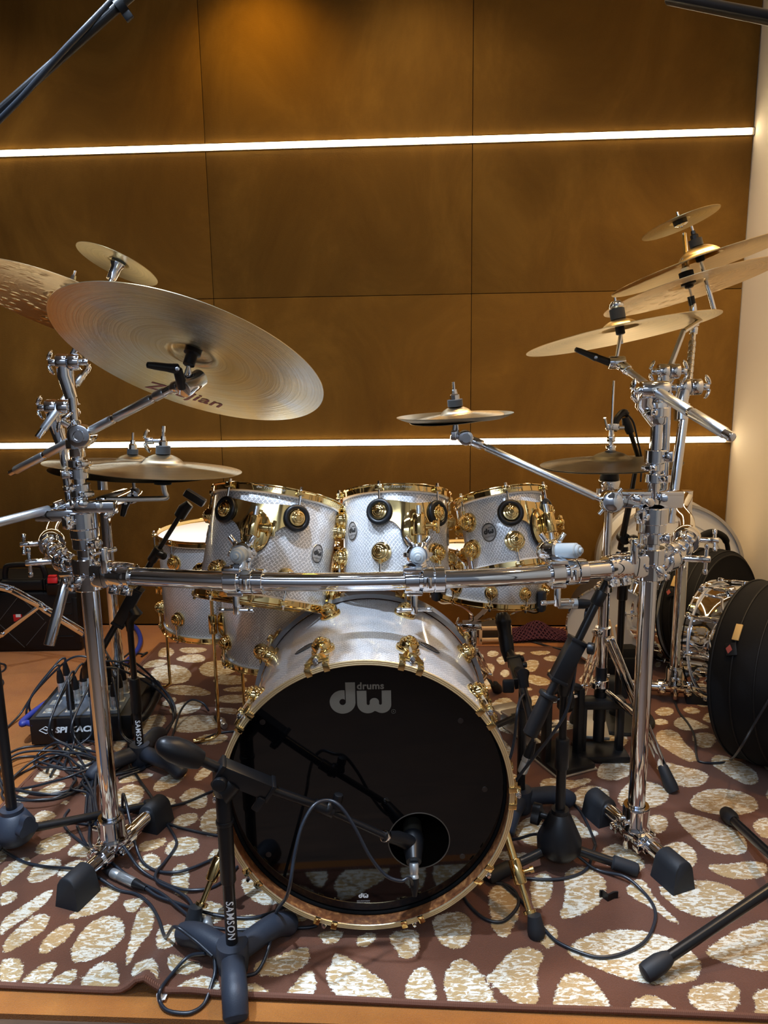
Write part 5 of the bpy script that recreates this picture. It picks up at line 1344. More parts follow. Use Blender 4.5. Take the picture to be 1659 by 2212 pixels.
MB().cyl(h1 - (h1 - h0) * .05, ca, .0095, n=18).build('boom_rod', BLACK, r); MB().cyl(cb, m1, .0088, n=18).cyl(m1, m2, .0066, n=16).build('boom_rod', BLACK, r)
d = (m2 - m1).normalized()
kn = MB().cyl(m1 - d * .012, m1 + d * .03, .0115, n=20, bev=.002).bar(m1 + d * .038 + Z3 * .008, m1 + d * .038 + Z3 * .028, .012, .018, .002).cyl(m1 + d * .04 + Z3 * .026, m1 + d * .044 + Z3 * .045, .0095, n=8, bev=.002)
e = cb - (cb - ca) * .1; kn.build('boom_knob', BLACKP, r); kn = MB().box(frame(e + V((-.01, -.015, -.026)), Y3, X3) @ Matrix.Rotation(.6, 4, 'Z'), .016, .03, .008, .003); kn.build('boom_knob', BLACKP, r)
MB().lathe([(.013 + .0022 * math.cos(2 * PI * q / 8), .006 * math.sin(2 * PI * q / 8)) for q in range(8)], frame(at(708, 1745, by + .045), d), 24, True).build('cable_clip', BLACKP, r)
# kick microphone in the port
ma, mb_ = at(890, 1772, 1.445), at(894, 1862, 1.352); d = (mb_ - ma).normalized(); L = (mb_ - ma).length
r = thing('microphone', 'black kick drum microphone in the port of the bass drum head', 'microphone', mb_)
MB().lathe([(0, 0), (.012, .001), (.0185, .006), (.0195, .02), (.0195, .036), (0, .036)], frame(ma, d), 28).build('grille', mat('mic_grille', (.05, .045, .035), .4, .7), r)
MB().lathe([(0, .036), (.021, .036), (.0225, .046), (.0215, L * .6), (.0165, L - .01), (.015, L), (0, L)], frame(ma, d), 28).build('body', BLACKP, r)
hb = ma + d * L * .5; MB().tube([m2, m2 + (hb - m2) * .45, hb + V((0, -.012, 0))], [.0095, .014, .016], 18).build('clip', BLACKP, r)
dm = (hb - m2).normalized(); MB().cyl(m2 - dm * .004, m2 + dm * .006, .0115, n=20, bev=.001).build('thread_ring', CHROME, r)
KPLUG = mb_ + d * .002

# tom microphone stand, left
c = rf(305, 1650); sx, sy = c.x, c.y
r = thing('microphone_stand', 'black boom stand with an empty clip leaning up to the left floor tom', 'microphone stand', c, 'microphone stands')
cast_base(r, c, [rf(393, 1684), rf(198, 1690), rf(348, 1598)], .03, .022)
zp = at(290, 1362, sy).z; z1, z2 = at(297, 1532, sy).z, at(295, 1464, sy).z
p_ = MB().cyl((sx, sy, c.z + .05), (sx, sy, z1), .0122, n=20).build('post', BLACK, r); stand_print(p_, sx, sy, at(303, 1552, sy).z, .0195, .0122)
MB().cyl((sx, sy, z1 - .01), (sx, sy, z2), .0155, n=22, bev=.004).build('sleeve', BLACKP, r); MB().cyl((sx, sy, z2), (sx, sy, zp), .0088, n=18).build('upper_post', BLACK, r)
ca, cb = at(256, 1348, sy), at(297, 1272, sy); pv = (ca + cb) / 2
MB().tube([V((sx, sy, zp)), V((sx, sy, zp + .03)), at(292, 1322, sy), at(284, 1316, sy)], [.0105, .014, .021, .018], 18).build('swivel', BLACKP, r)
clutch_box(r, ca, cb, .034, .03)
lo, hi = at(222, 1400, sy), at(334, 1202, sy - .01); tip = at(390, 1112, sy - .03)
MB().cyl(lo, hi, .0092, n=16).cyl(hi, tip, .0066, n=16).build('boom_rod', BLACK, r)
d = (tip - hi).normalized(); k_ = at(338, 1194, sy - .012)
MB().cyl(k_ - d * .03, k_ + d * .018, .0135, n=18, bev=.003).cyl(k_, k_ + V((.028, -.02, -.006)), .011, n=16, bev=.003).build('boom_knob', BLACKP, r)
MB().tube([lo, lo - d * .03, lo - d * .09, lo - d * .12], [.010, .020, .022, .006], 18).build('counterweight', BLACKP, r)
mb = MB().tube([tip - d * .005, tip + d * .02, at(410, 1088, sy - .03)], [.016, .0165, .012], 18).bar(at(400, 1062, sy - .03), at(442, 1088, sy - .03), .028, .022, .004)
mb.build('microphone_clip', BLACKP, r)

# stand at the left frame edge
c = rf(36, 1838); sx, sy = c.x, c.y
r = thing('microphone_stand', 'black stand with a ribbed grey hub cut by the left frame edge', 'microphone stand', c, 'microphone stands')
def hub_tripod(root, c, ztop, knob, m, legs, r0=.048, r1=.026):
    mb = MB(); n = 60; prof = [(0, .03), (r0 * .75, .03), (r0, .045), (r0 * 1.02, .07), (r1 * 1.25, ztop - .015), (r1, ztop - .01), (r1, ztop), (0, ztop)]
    mb.lathe(prof, Matrix.Translation(c), n); mb.build('hub', m, root)
    kd = V(knob); kb = MB().cyl(c + Z3 * (ztop - .03), c + Z3 * (ztop - .03) + kd * .045, .008, n=12)
    F = frame(c + Z3 * (ztop - .03) + kd * .045, kd, Z3)
    kb.prism([((.022 + .005 * math.cos(3 * rad(a))) * math.cos(rad(a)), (.022 + .005 * math.cos(3 * rad(a))) * math.sin(rad(a))) for a in range(0, 360, 12)], .018, F)
    kb.build('hub_knob', m, root)
    for t in legs: 
        t = V(t); d = (t - c); d.z = 0; tube_leg(root, c + Z3 * .05 + d.normalized() * .02, t)
hub_tripod(r, c, .115, V((.8, -.5, 0)).normalized(), CASTG, [rf(352, 1745), rf(-60, 1905), c + V((-.2, .22, 0))])
MB().cyl((sx, sy, c.z + .1), (sx, sy, .95), .0125, n=20).build('post', BLACK, r)

# stand in front of the hi-hat, right
c = rf(1206, 1868); sx, sy = c.x, c.y
r = thing('microphone_stand', 'black tripod boom stand right of the bass drum with a black cone hub', 'microphone stand', c, 'microphone stands')
hub_tripod(r, c, .145, V((-.85, .5, 0)).normalized(), BLACKP, [rf(1368, 1890), rf(1062, 1905), c + V((.06, .25, 0))], .05, .02)
z1, z2, zp = at(1208, 1660, sy).z, at(1209, 1594, sy).z, at(1216, 1455, sy).z
MB().cyl((sx, sy, c.z + .12), (sx, sy, z1 + .01), .0112, n=20).build('post', BLACK, r); MB().cyl((sx, sy, z1), (sx, sy, z2), .0155, n=22, bev=.004).build('sleeve', BLACKP, r); MB().cyl((sx, sy, z2), (sx, sy, zp), .0088, n=18).build('upper_post', BLACK, r)
ca, cb = at(1204, 1468, sy - .03), at(1248, 1384, sy - .02)
MB().tube([V((sx, sy, zp - .05)), V((sx, sy, zp - .01)), V((sx + .008, sy - .01, zp + .03))], [.011, .019, .016], 18).build('swivel', BLACKP, r)
clutch_box(r, ca, cb, .036, .034)
lo = at(1182, 1508, sy - .035); hi = at(1292, 1294, sy + .0); tip = at(1338, 1195, sy + .05); d = (cb - ca).normalized()
MB().cyl(lo, ca, .0092, n=16).build('boom_rod', BLACK, r); MB().cyl(cb, hi, .0092, n=16).cyl(hi, tip, .0075, n=16).build('boom_rod', BLACK, r)
w0 = at(1144, 1588, sy - .04); w1 = at(1182, 1506, sy - .035)
MB().tube([w0, w0 + (w1 - w0) * .04, w0 + (w1 - w0) * .5, w1], [.0135, .0172, .0172, .0165], 20).cyl(w1, w1 + d * .010, .0215, n=22, bev=.002).build('counterweight', BLACKP, r)
MB().cyl(hi - d * .014, hi + d * .02, .0135, n=18, bev=.003).build('boom_collar', BLACKP, r); MB().cyl(cb + V((.02, -.02, 0)) - d * .01, cb + V((.034, -.026, 0)) - d * .01, .013, n=16, bev=.003).build('boom_knob', BLACKP, r)
# snare microphone stand
c = rf(1124, 1752); sx, sy = c.x, c.y
r = thing('microphone_stand', 'black stand close to the right side of the bass drum holding a vocal microphone', 'microphone stand', c, 'microphone stands')
cast_base(r, c, [rf(1232, 1742), rf(1092, 1812), c + V((-.06, .17, 0))], .03, .022)
zp = at(1112, 1480, sy).z; MB().cyl((sx, sy, c.z + .05), (sx, sy, zp), .0112, n=20).cyl((sx, sy, at(1116, 1532, sy).z), (sx, sy, at(1116, 1528, sy).z), .014, n=20).build('post', BLACK, r)
ca, cb = at(1126, 1474, sy + .02), at(1111, 1428, sy + .10); 
MB().tube([V((sx, sy, zp)), V((sx, sy, zp + .03)), (ca + cb) / 2], [.011, .016, .014], 16).box(frame(at(1098, 1482, sy - .01), Z3, X3), .03, .014, .035, .005).build('swivel', BLACKP, r); clutch_box(r, ca, cb, .034, .03)
MB().cyl(at(1148, 1556, sy - .10), ca, .0105, n=16).build('boom_rod', BLACK, r); MB().cyl(cb, at(1098, 1404, sy + .16), .0105, n=16).build('boom_rod', BLACK, r)
MB().bar(at(1124, 1424, sy + .10), at(1132, 1422, sy + .10), .014, .014, .003).cyl(at(1128, 1436, sy + .08), at(1138, 1436, sy + .08), .008, n=10, bev=.002).build('boom_knob', BLACKP, r)
a, b = at(1084, 1322, sy + .2), at(1096, 1405, sy + .16); d = (b - a).normalized(); L = (b - a).length
MB().tube([b + d * .03, b, b - d * .04], [.012, .019, .02], 18).build('microphone_clip', BLACKP, r)
r = thing('microphone', 'black vocal microphone pointing up under the snare drum', 'microphone', b)
MB().lathe([(0, 0), (.014, .002), (.02, .012), (.0215, .024), (0, .024)], frame(a, d), 24).build('grille', BLACK, r); MB().lathe([(0, .024), (.0225, .024), (.0225, .030), (.020, .034), (.0185, L * .5), (.0145, L), (0, L)], frame(a, d), 24).build('body', BLACKP, r)
# hi-hat microphone stand, behind the hi-hat
px_ = at(1346, 1250, 2.32); sx, sy = px_.x, 2.32; c = V((sx, sy, fz((sx, sy))))
r = thing('microphone_stand', 'black stand half hidden behind the hi-hat with a clip above the hat', 'microphone stand', c, 'microphone stands')
MB().lathe([(0, 0), (.115, 0), (.12, .005), (.115, .012), (.025, .022), (.02, .06), (0, .06)], Matrix.Translation(c), 36).build('base', BLACKP, r)
zp = at(1347, 1180, sy).z; MB().cyl((sx, sy, c.z + .05), (sx, sy, zp), .011, n=18).cyl((sx, sy, at(1346, 1295, sy).z), (sx, sy, at(1346, 1250, sy).z), .0165, n=18, bev=.003).build('post', BLACK, r)
pv = at(1347, 1162, sy - .01); MB().cyl(pv - Y3 * .02, pv + Y3 * .02, .018, n=20, bev=.003).cyl(pv - Y3 * .02 + X3 * .022, pv - Y3 * .05 + X3 * .022, .0165, n=20, bev=.004).build('swivel', BLACKP, r)
t1 = at(1378, 985, sy - .15); t2 = at(1362, 935, sy - .18)
MB().cyl(at(1340, 1185, sy), pv + (t1 - pv) * .55, .0095, n=14).cyl(pv + (t1 - pv) * .5, t1, .007, n=14).cyl(t1, t2, .0066, n=14).build('boom_rod', BLACK, r)
MB().tube([t2, at(1354, 915, sy - .18), at(1350, 902, sy - .18)], [.011, .013, .010], 14).build('microphone_clip', BLACKP, r)
r = thing('microphone', 'slim black microphone in the clip above the hi-hat', 'microphone', at(1350, 902, sy - .18))
MB().tube(spline([at(1326, 930, sy - .2), at(1333, 905, sy - .19), at(1346, 892, sy - .18), at(1356, 896, sy - .18)], 4), [.009] * 3 + [.0095] * 4 + [.011] * 4 + [.008] * 2, 14).build('body', BLACKP, r)
MB().tube(spline([at(1354, 894, sy - .18), at(1368, 912, sy - .17), at(1377, 950, sy - .16), at(1386, 992, sy - .14), at(1384, 1040, sy - .1)], 5), .003, 8).build('cable', CABLE, r)

# overhead booms whose stands stand outside the picture
def overhead(label, pts_px, Y, post_xy, rr, clip=None):
    a = at(*pts_px[0], Y[0]); b = at(*pts_px[1], Y[1]); d = (b - a).normalized()
    X_ = post_xy[0]; t = (X_ - a.x) / d.x; p = a + d * t
    r = thing('microphone_boom', label, 'microphone stand', (p.x, p.y, 0), 'overhead booms')
    q = a if (a - p).length > (b - p).length else b
    MB().cyl(p - (q - p).normalized() * .15, q, rr, n=18, bev=.002).build('boom_rod', BLACK, r)
    MB().cyl((p.x, p.y, .03), p, .012, n=18).build('post', BLACK, r); MB().sphere(p, .024, 16, 8).build('swivel', BLACKP, r)
    MB().lathe([(0, 0), (.14, 0), (.145, .006), (.14, .014), (.03, .03), (0, .03)], Matrix.Translation((p.x, p.y, 0)), 36).build('base', CASTG, r)
    return r, d
r, d = overhead('black microphone boom crossing the top left corner with a cable twisted round it', ((-20, 258), (330, -52)), (1.16, 1.16), (-1.05, 0), .0068)
k_ = at(264, 16, 1.16); MB().lathe([(.0085, -.006), (.0125, -.006), (.0125, .006), (.0085, .006)], frame(k_, d), 20, True).box(frame(k_ + V((.008, -.004, -.012)), d, Y3), .006, .012, .012, .001).build('cable_clip', BLACKP, r)
MB().tube(spline([at(-60, 318, 1.15), at(-10, 268, 1.148), at(40, 218, 1.146), at(85, 168, 1.146), at(135, 112, 1.147), at(185, 60, 1.15), at(245, -2, 1.16), at(320, -80, 1.17)], 6), .0042, 10).build('cable', CABLE, r)
r, d = overhead('black microphone boom cutting the top right corner', ((1445, -4), (1700, 46)), (1.18, 1.02), (.98, 0), .0085)
# tripod at the lower right, its post out of the picture
c = V((.826, 1.372, 0)); c.z = fz(c)
r = thing('microphone_stand', 'black tripod legs reaching in from the lower right corner', 'microphone stand', c, 'microphone stands')
def far_leg(tip, zt, r_=.0108, cap=.0185):
    tip = V(tip); tip.z = fz(tip) + cap; q = V((c.x, c.y, zt)); d = (q - tip).normalized()
    lg = MB().cyl(tip, q, r_, n=18).build('leg', BLACK, r)
    prof = [(.0115, 0), (cap * .8, .008), (cap, .024), (cap, .05), (cap * .9, .060), (cap * .5, .064), (0, .064)]
    MB().lathe(prof, frame(tip + d * .045, -d), 48).build('rubber_foot', RUBBER, lg)
far_leg(rf(1405, 2112), .15); far_leg(rf(1572, 1775), .125)
MB().cyl((c.x, c.y, .08), (c.x, c.y, 1.1), .0125, n=18).build('post', BLACK, r); MB().cyl((c.x, c.y, .07), (c.x, c.y, .20), .024, n=22, bev=.004).build('hub', BLACKP, r)
tube_leg(r, (c.x, c.y, .12), c + V((.25, .1, 0)))
# ------------------------------------------------------------------ what stands round the edge of the room
def bag(label, c, ax, R, dep, handle, tagpos):
    """round padded drum bag standing on its rim; ax points out of the face we see"""
    M = frame(V(c), ax, Z3.cross(V(ax)))
    r = thing('drum_bag', label, 'drum bag', M, 'padded drum bags')
    h = dep / 2
    prof = [(0, -h), (R * .9, -h + .004), (R - .004, -h + .012), (R, -h + .03), (R + .002, 0), (R, h - .03), (R - .005, h - .008), (R * .93, h), (R * .84, h - .006), (0, h - .010)]
    MB().lathe(prof, M, 72).build('body', NYLON, r)
    for z, rr in ((-h + .022, R), (-h * .25, R + .002), (h * .35, R + .001), (h - .014, R - .002)):
        MB().lathe([(rr + .003 * math.cos(2 * PI * q / 8), z + .003 * math.sin(2 * PI * q / 8)) for q in range(8)], M, 72, True).build('piping', PIPING, r)
    MB().lathe([(R * .93 + .003 * math.cos(2 * PI * q / 8), h - .001 + .003 * math.sin(2 * PI * q / 8)) for q in range(8)], M, 72, True).build('face_piping', PIPING, r)
    P = lambda a, k, z=0.0: M @ V(((R + k) * math.cos(rad(a)), (R + k) * math.sin(rad(a)), z))
    a0, a1 = handle; am = (a0 + a1) / 2
    if a0 != a1:
        pts = spline([P(a0, -.002), P(a0 + (am - a0) * .15, .028), P(a0 + (am - a0) * .45, .056), P(am, .064), P(a1 - (a1 - am) * .45, .056), P(a1 - (a1 - am) * .15, .028), P(a1, -.002)], 5)
        MB().tube(pts, [.009] * 8 + [.013] * (len(pts) - 16) + [.009] * 8, 14).build('handle', NYLON, r)
    # leather pull tab and woven label beside it
    a = tagpos; z = -h * .25
    t0, t1 = P(a, .009, z), P(a - 10, .009, z); n_ = (P(a - 5, .1, z) - P(a - 5, 0, z)).normalized()
    MB().bar(t0, t1, .018, .005, .001, n_).build('pull_tab', TAN, r); t2 = P(a + 9, .008, z)
    l_ = MB().bar(P(a + 2, .0085, z - .01), t2, .028, .003, .001, n_).build('woven_label', BLACKP, r)
    e0, e1 = P(a + 3, .0105, z - .01), P(a + 8.4, .0105, z - .01); ux = (e1 - e0) / 2; uy = n_.cross(ux).normalized() * .009; cc_ = (e0 + e1) / 2
    MB().add([cc_ - ux, cc_ + uy, cc_ + ux, cc_ - uy], [(0, 1, 2, 3)]).add([cc_ - ux * .75 + n_ * .0006, cc_ + uy * .7 + n_ * .0006, cc_ + ux * .75 + n_ * .0006, cc_ - uy * .7 + n_ * .0006], [(0, 1, 2, 3)]).build('label_diamond', mat('label_red', (.35, .07, .06), .6), l_)
    return r, M
bax = V((.64, -.76, .10)).normalized()
b1c, b2c = V((1.215, 2.74, .238)), V((1.137, 2.06, .272)); bax1 = V((.60, -.80, .10)).normalized()
b1, B1M = bag('black round drum bag with an arched carry handle, behind the chrome snare drum', b1c, bax1, .228, .15, (52, 116), 148)
b2, B2M = bag('large black round drum bag at the right frame edge in front of the chrome snare', b2c, bax, .262, .21, (0, 0), 146)
MB().bar(B2M @ V((.265 * math.cos(rad(118)), .265 * math.sin(rad(118)), .05)), B2M @ V((.265 * math.cos(rad(109)), .265 * math.sin(rad(109)), .05)), .028, .003, .0005, B2M.to_3x3() @ V((math.cos(rad(113)), math.sin(rad(113)), 0))).build('paper_tag', WHITE, b2)
def snare(label, c, ax, R, L):
    M = frame(V(c), ax, Z3.cross(V(ax))); r = thing('snare_drum', label, 'drum', M @ Matrix.Translation((0, 0, -L / 2)), 'snare drums by the right wall')
    I = Matrix.Identity(4)
    MB().lathe([(R, .002), (R, L * .3), (R + .003, L * .36), (R + .003, L * .64), (R, L * .7), (R, L - .002), (R - .003, L - .002), (R - .003, .002)], I, 72, True).build('shell', CHROME, r, True)
    for up, z in ((1, L - .006), (-1, .006)):
        h = MB().lathe(hoop_prof(R + .004, up, z), I, 72, True)
        lgs = [2 * PI * k / 10 for k in range(10)]
        for p in lgs:
            d = V((math.cos(p), math.sin(p), 0)); h.box(frame(d * (R + .014) + Z3 * (z + up * .008), Z3, d), .014, .02, .013, .003)
        h.build('hoop', CHROME, r, True)
        MB().lathe([(0, z + up * .007), (R, z + up * .006), (R + .003, z - up * .002)], I, 64).build('drum_head', CLEARH, r, True)
    for p in lgs:
        d = V((math.cos(p), math.sin(p), 0))
        lo = MB().cyl(d * (R + .013) + Z3 * (L * .22), d * (R + .013) + Z3 * (L * .78), .0062, n=12, bev=.003).cyl(d * R + Z3 * L * .5, d * (R + .016) + Z3 * L * .5, .008, n=12).build('lug', CHROME, r, True)
        MB().cyl(d * (R + .0145) + Z3 * .004, d * (R + .0145) + Z3 * (L - .004), .0028, n=8).build('tension_rod', CHROME, lo, True)
    d = V((math.cos(rad(196)), math.sin(rad(196)), 0))
    MB().box(frame(d * (R + .02) + Z3 * L * .5, Z3, d), .03, .04, .07, .006).cyl(d * (R + .02) + Z3 * L * .2, d * (R + .03) + Z3 * L * .95, .006, n=12, bev=.002).cyl(d * (R + .03) + Z3 * L * .55, d * (R + .055) + Z3 * L * .55, .006, n=12).build('strainer', CHROME, r, True)
    return r
snare('chrome snare drum wedged between the two black drum bags', V((1.105, 2.275, .285)), bax, .178, .15)
snare('drum with a chrome rim showing behind the bag with the carry handle', b1c - bax1 * .140 + V((-.01, 0, .0)), bax1, .21, .12)

# white bass drum leaning by the wall, and a smaller white drum beside it
c = at(1452, 1240, 2.93); M = frame((c.x, 2.93, .345), (-.10, -1, .02), (1, 0, 0)); R_ = .258
r = thing('bass_drum', 'large white bass drum standing at the back wall behind the drum bags', 'drum', M)
MB().lathe([(R_, -.19), (R_, 0), (R_ - .01, 0), (R_ - .01, -.19)], M, 80, True).build('shell', mat('white_wrap', (.70, .70, .69), .35, coat=.4), r)
for z in (-.185, .0): MB().lathe([(R_, z - .018), (R_ + .011, z - .018), (R_ + .011, z + .018), (R_, z + .018)], M, 80, True).build('hoop', SILVER, r)
for s_ in (-1, 1): MB().cyl(M @ V((s_ * R_ * .86, -R_ * .5, -.06)), (c.x + s_ * .29, 2.86, .004), .007, n=12).build('spur', CHROME, r)
WH = mat('white_head', (.66, .66, .65), .5); hd = MB().lathe([(0, .006), (R_ * .74, .006), (R_ * .745, .0075), (R_, .0075)], M, 80).build('front_head', WH, r)
MB().lathe([(R_ * .742, .0066), (R_ * .75, .0080), (R_ * .758, .0078)], M, 80).build('head_ring', mat('grey_ring', (.5, .5, .5), .5), hd)
v2, f2 = text2d('Pr', .05, .25, .04); MB().add([M @ V((p.x + .135, p.y + .115, .0085)) for p in v2], f2).build('head_lettering', BLK, hd)
MB().cyl(M @ V((.125, .07, .007)), M @ V((.125, .07, .009)), .004, n=12).build('vent', BLK, hd)
c = at(1318, 1330, 2.78); M = frame((c.x, 2.78, .165), (-.25, -1, .05), (1, 0, 0)); R_ = .155
r = thing('small_drum', 'small white drum on its side behind the hi-hat stand', 'drum', M)
MB().lathe([(R_, -.2), (R_, 0), (R_ - .008, 0), (R_ - .008, -.2)], M, 64, True).build('shell', mat('dark_wrap', (.03, .03, .035), .3), r)
MB().lathe(hoop_prof(R_, 1, -.004), M, 64, True).build('hoop', CHROME, r); MB().lathe([(0, .005), (R_ + .003, .004)], M, 64).build('drum_head', WH, r)

# stick bag with sticks, wooden crate, purple net heap by the wall
c = V((at(1338, 1415, 2.62).x, 2.62, 0)); c.z = fz(c)
r = thing('stick_bag', 'black stick bag standing behind the hi-hat stand', 'stick bag', c)
MB().box(Matrix.Translation(c + Z3 * .07), .13, .06, .14, .02).build('pouch', NYLON, r); MB().box(Matrix.Translation(c + V((0, -.034, .06))), .10, .014, .09, .006).build('pocket', NYLON, r)
for px, py, lab in ((1313, 1338, 'pale wooden drumstick, left of the two in the stick bag'), (1333, 1350, 'pale wooden drumstick, right of the two in the stick bag')):
    a = at(px, py, 2.61); b = V((c.x + (.0 if px < 1320 else .02), 2.62, c.z + .05)); d = (a - b).normalized()
    tag(MB().tube([b, a - d * .02, a - d * .004, a], [.0085, .0085, .0078, .004], 12).build('drumstick', WOODP), lab, 'drumstick', 'sticks in the stick bag')
c = V((at(1066, 1345, 3.10).x, 3.10, 0))
r = thing('wooden_crate', 'low pale wooden crate on the carpet below the snare drum', 'crate', c)
for nm, dx, dz, w, h in (('rail', 0, .070, .13, .014), ('rail', 0, .02, .13, .014), ('side_post', -.062, .04, .012, .08), ('side_post', .062, .04, .012, .08)): MB().box(Matrix.Translation(c + V((dx, -.06, dz))), w, .014, h, .002).build(nm, WOODP, r)
MB().box(Matrix.Translation(c + V((0, .02, .033))), .125, .10, .06, .003).build('body', DARKW, r)
c = V((at(1150, 1352, 3.12).x, 3.12, 0))
r = thing('net_bag', 'heap of maroon netting on the carpet at the foot of the brown wall', 'net', c)
mb = MB(); rn = random.Random(5)
hgt = lambda u, v: .042 * math.exp(-((u - .02) / .06) ** 2 - (v / .06) ** 2) + .022 * math.exp(-(u / .14) ** 2 - (v / .08) ** 2) + .006
for k in range(-9, 10):
    for s in (-1, 1):
        pts = []
        for q in range(0, 21):
            v = -.08 + .16 * q / 20; u = k * .018 + s * v * .8
            if abs(u) < .16: pts.append(c + V((u + rn.uniform(-.003, .003), v, hgt(u, v))))
        if len(pts) > 2: mb.tube(pts, .0028, 5)
mb.build('netting', MAROON, r)
N = 20; vs = [c + V((-.15 + .3 * i / N, -.075 + .15 * j / N, hgt(-.15 + .3 * i / N, -.075 + .15 * j / N) * .9 - .004)) for i in range(N + 1) for j in range(N + 1)]
MB().add(vs, [(i * (N + 1) + j, (i + 1) * (N + 1) + j, (i + 1) * (N + 1) + j + 1, i * (N + 1) + j + 1) for i in range(N) for j in range(N)]).build('contents', mat('maroon_cloth', (.06, .012, .03), .9), r)

# hard case at the left
a, b = at(-60, 1375, 3.02), at(172, 1375, 3.02); cw = b.x - a.x; cx = (a.x + b.x) / 2; M = frame((cx, 3.13, 0), Z3, (1, .0, 0)); hh = .325
CASE = mat('case_plastic', (.006, .0065, .008), .38, spec=.35)
r = thing('hard_case', 'black hard equipment case with red latches at the back left', 'equipment case', M)
MB().box(Matrix.Translation((0, 0, hh * .40)), cw, .20, hh * .80, .012, 3).build('body', CASE, r, True)
MB().box(Matrix.Translation((0, .004, hh * .88)), cw + .006, .208, hh * .14, .01, 3).build('lid', CASE, r, True)
for k in (-1, 1):
    MB().bar((k * cw * .5 - k * .012, -.098, hh * .12), (k * cw * .5 - k * .012, -.098, hh * .72), .022, .012, .003, Y3).build('corner_rib', CASE, r, True)
    for q in range(3): MB().box(Matrix.Translation((k * .10 + q * .012 - .012, -.098, hh * .9)), .005, .03, .045, .0015).build('lid_rib', CASE, r, True)
for z in (.2, .35, .5, .65): MB().box(Matrix.Translation((cw * .36, -.1012, hh * z)), .07, .006, .006, .001).build('side_rib', CASE, r, True)
mb = MB(); dm = [(-.015, .245), (.085, .13), (-.015, .02), (-.115, .13)]
for k in range(4):
    p, q = dm[k], dm[(k + 1) % 4]; u = V((p[0], -.1006, p[1])); w = V((q[0], -.1006, q[1])); mb.bar(u, u + (w - u) * .92, .0025, .002, 0, Y3)
mb.build('front_lines', mat('case_edge', (.06, .065, .07), .35), r, True)
for k in (-.155, .135):
    lt = MB().box(Matrix.Translation((k, -.108, hh * .84)) @ Matrix.Rotation(.2, 4, 'X'), .06, .016, .05, .006).build('latch_base', CASE, r, True)
    MB().box(Matrix.Translation((k, -.112, hh * .96)) @ Matrix.Rotation(-.3, 4, 'X'), .040, .012, .026, .004).box(Matrix.Translation((k, -.108, hh * 1.01)), .034, .016, .010, .003).build('latch', REDP, lt, True)
MB().tube(spline([V((-.085, -.06, hh * .93)), V((-.08, -.06, hh * 1.05)), V((-.06, -.06, hh * 1.12)), V((.06, -.06, hh * 1.12)), V((.08, -.06, hh * 1.05)), V((.085, -.06, hh * .93))], 5), .0115, 14).build('handle', CASE, r, True)
lb = MB().box(Matrix.Translation((-.03, -.1012, hh * .46)), .035, .003, .030, .001).build('sticker', REDP, r, True); MB().box(Matrix.Translation((-.026, -.1026, hh * .49)), .020, .002, .012, 0).build('sticker_print', WHITE, lb, True)
# folding stand at the left frame edge
y_ = 2.78
r = thing('folded_stand', 'chrome folding stand with flat strip legs at the left frame edge, before the black case', 'stand', (at(-80, 1300, y_).x, y_, 0))
pts = [at(-70, 1254, y_), at(14, 1274, y_), at(26, 1278, y_), at(84, 1310, y_), at(96, 1319, y_), at(182, 1372, y_)]
mb = MB()
for k in (0, .018):
    for i in range(len(pts) - 1): mb.bar(pts[i] + V((0, k, k * .3)), pts[i + 1] + V((0, k, k * .3)), .003, .017, .0008, (pts[i + 1] - pts[i]).cross(Y3) if False else (.5, 0, 1))
for q in (1, 4): mb.cyl(pts[q] - Y3 * .008, pts[q] + Y3 * .028, .005, n=12)
mb.build('leg', CHROME, r)
f = at(186, 1388, y_); MB().tube([pts[-1] - V((.004, 0, -.003)), pts[-1] + V((.008, .008, -.006)), V((f.x + .01, f.y + .008, .004))], [.013, .0165, .014], 14).build('rubber_foot', RUBBER, r)
MB().bar(pts[3] + Y3 * .009, at(6, 1370, y_), .012, .016, .002, (.5, 0, 1)).build('brace', CHROME, r)
px_ = at(-80, 1250, y_); mb = MB().cyl((px_.x, y_, .05), (px_.x, y_, .62), .0115, n=18); mb.build('post', CHROME, r); MB().cyl(at(6, 1370, y_) - Y3 * .012, at(6, 1370, y_) + Y3 * .012, .009, n=16, bev=.002).build('brace_pivot', CHROME, r)
MB().bar(at(6, 1370, y_), (px_.x, y_, .1), .012, .016, .002, (.5, 0, 1)).bar((px_.x, y_, .30), (px_.x - .3, y_ + .05, .015), .02, .006, .002).build('leg', CHROME, r)

# ------------------------------------------------------------------ stage box, plugs and cables
f0, f1, f2 = fl(72, 1612), fl(232, 1614), fl(286, 1566)
ux = (fl(238, 1606) - fl(72, 1614)); ux.z = 0; ux.normalize(); uy = Z3.cross(ux)
W_, D_, H_ = .31, .30, .085
SB = frame(fl(69, 1616) + ux * W_ / 2 + uy * D_ / 2, Z3, ux); zb = .010
r = thing('stage_box', 'black cable stage box full of plugs on the floor behind the left chrome post', 'stage box', SB)
MB().box(Matrix.Translation((0, 0, zb + H_ / 2)), W_, D_, H_, .003).build('housing', BLACKP, r, True)
MB().box(Matrix.Translation((-.01, -.015, zb + H_ + .001)), W_ - .05, D_ - .06, .003, .001).build('top_panel', mat('panel_metal', (.09, .12, .17), .35, .6), r, True)
MB().tube(spline([V((W_ / 2 + .005, -D_ * .42, zb + .05)), V((W_ / 2 + .035, -D_ * .3, zb + .06)), V((W_ / 2 + .035, D_ * .3, zb + .06)), V((W_ / 2 + .005, D_ * .42, zb + .05))], 5), .012, 12).build('carry_handle', BLACKP, r, True)
vs, fs = text2d('SPI KACK', .026, .18, .045, 'LEFT', 1.0); pr = MB().add([V((-W_ / 2 + .075 + p.x * 1.15, -D_ / 2 - .0006, zb + .038 + p.y)) for p in vs], fs)
